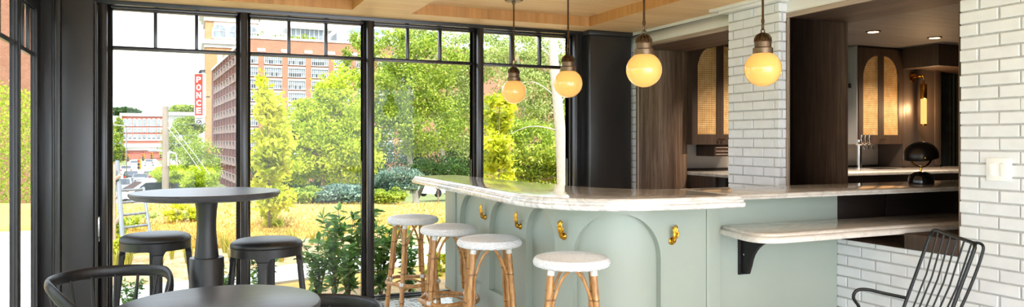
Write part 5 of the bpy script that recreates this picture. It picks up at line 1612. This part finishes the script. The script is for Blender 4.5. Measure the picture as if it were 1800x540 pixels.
# what the left windows look out on: lawn and a brick wall across a path
m = MB(); m.box(-30, LX-.14, -12, WY+.3, GZ-.1, GZ); structure(m.build('ground_lawn', gmat('side_lawn', ['#5d7a20', '#7f9a2c', '#96ab3c'], 2)))
m = MB(); m.box(-2.9, -1.3, -12, WY+8, GZ, GZ+.02); structure(m.build('ground_path', M['concrete'], smooth=0))
t = thing('brick_house', 'pink brick house beyond the side window at the far left', 'building', (-14, 62, -3))
MB().box(-30, -9.5, 60, 72, -4, 12.5).build('wall', M['mill'], t, smooth=0); MB().box(-30.3, -9.2, 59.7, 72.3, 12.5, 12.9).build('coping', M['stone'], t, smooth=0)
t = thing('hedge', 'tall bright green hedge beyond the side window at the far left', 'hedge', (-8.9, 42, -2.5))
leaf_cloud('foliage', np.stack([-8.9+rng.normal(size=9000)*.5, 33+rng.random(9000)*22, -2.4+rng.random(9000)**.8*6.6], 1), .17, M['leaf_bright'], t)
MB().tube([(-8.9, 42, -2.5), (-8.9, 42, 2)], .08).build('stem', M['bark'], t)
# ================================================================== LIGHT, SKY, CAMERA
sc = bpy.context.scene
w = bpy.data.worlds.new('overcast_sky'); sc.world = w; w.use_nodes = True
nt = w.node_tree; nt.nodes.clear()
tc = nt.nodes.new('ShaderNodeTexCoord'); mp = nt.nodes.new('ShaderNodeMapping'); mp.inputs['Scale'].default_value = (1, 1, 3.2)
nz = nt.nodes.new('ShaderNodeTexNoise'); nz.inputs['Scale'].default_value = 2.2; nz.inputs['Detail'].default_value = 6; nz.inputs['Roughness'].default_value = .55
rp = nt.nodes.new('ShaderNodeValToRGB'); rp.color_ramp.elements[0].position = .36; rp.color_ramp.elements[0].color = (.72, .79, .86, 1); rp.color_ramp.elements[1].position = .58; rp.color_ramp.elements[1].color = (.86, .95, 1.06, 1)
bg = nt.nodes.new('ShaderNodeBackground'); out = nt.nodes.new('ShaderNodeOutputWorld'); bg.inputs['Strength'].default_value = SKY = 1.0
for a, b in ((tc.outputs['Generated'], mp.inputs['Vector']), (mp.outputs['Vector'], nz.inputs['Vector']), (nz.outputs['Fac'], rp.inputs['Fac']), (rp.outputs['Color'], bg.inputs['Color']), (bg.outputs[0], out.inputs['Surface'])):
    nt.links.new(a, b)
def lamp(name, typ, loc, energy, col, rot=(0,0,0), **kw):
    d = bpy.data.lights.new(name, typ); d.energy = energy; d.color = col
    for k, v in kw.items(): setattr(d, k, v)
    o = bpy.data.objects.new(name, d); C.objects.link(o); o.location = loc; o.rotation_euler = rot; return o
def aim(o, target): o.rotation_euler = (Vector(target)-o.location).to_track_quat('-Z', 'Y').to_euler()
s = lamp('sun', 'SUN', (0, 0, 30), 2.1, (1, .97, .92), angle=R(3)); aim(s, Vector((0, 0, 30))-Vector((-.12, -.70, .95)))
for (x, y) in ((5.82, 4.94), (6.72, 4.99), (4.95, 4.9)):
    o = lamp('downlight_beam', 'SPOT', (x, y, 2.34), 16, (1, .82, .62), spot_size=R(115), spot_blend=.6, shadow_soft_size=.05); aim(o, (x, y+.35, 0))
lamp('sconce_bulb', 'POINT', (sx, sy-.16, 1.68), 2.2, (1, .60, .28), shadow_soft_size=.04)
cam = bpy.data.cameras.new('camera'); co = bpy.data.objects.new('camera', cam); C.objects.link(co)
co.location = (0, 0, EYE); co.rotation_euler = (R(90), 0, -TH)
cam.sensor_width = 36; cam.sensor_fit = 'HORIZONTAL'; cam.lens = FPX/1800*36; cam.shift_y = -(270-HOR)/1800
cam.clip_start = .05; cam.clip_end = 2000
sc.camera = co
vs_ = sc.view_settings
sc.display_settings.display_device = 'sRGB'
vs_.view_transform = 'Standard'; vs_.look = 'None'; vs_.gamma = 1; vs_.use_curve_mapping = False; vs_.exposure = 3.0
sc.cycles.use_denoising = True
sc.cycles.max_bounces = 10; sc.cycles.diffuse_bounces = 6; sc.cycles.glossy_bounces = 4; sc.cycles.transparent_max_bounces = 16
sc.cycles.sample_clamp_indirect = 8
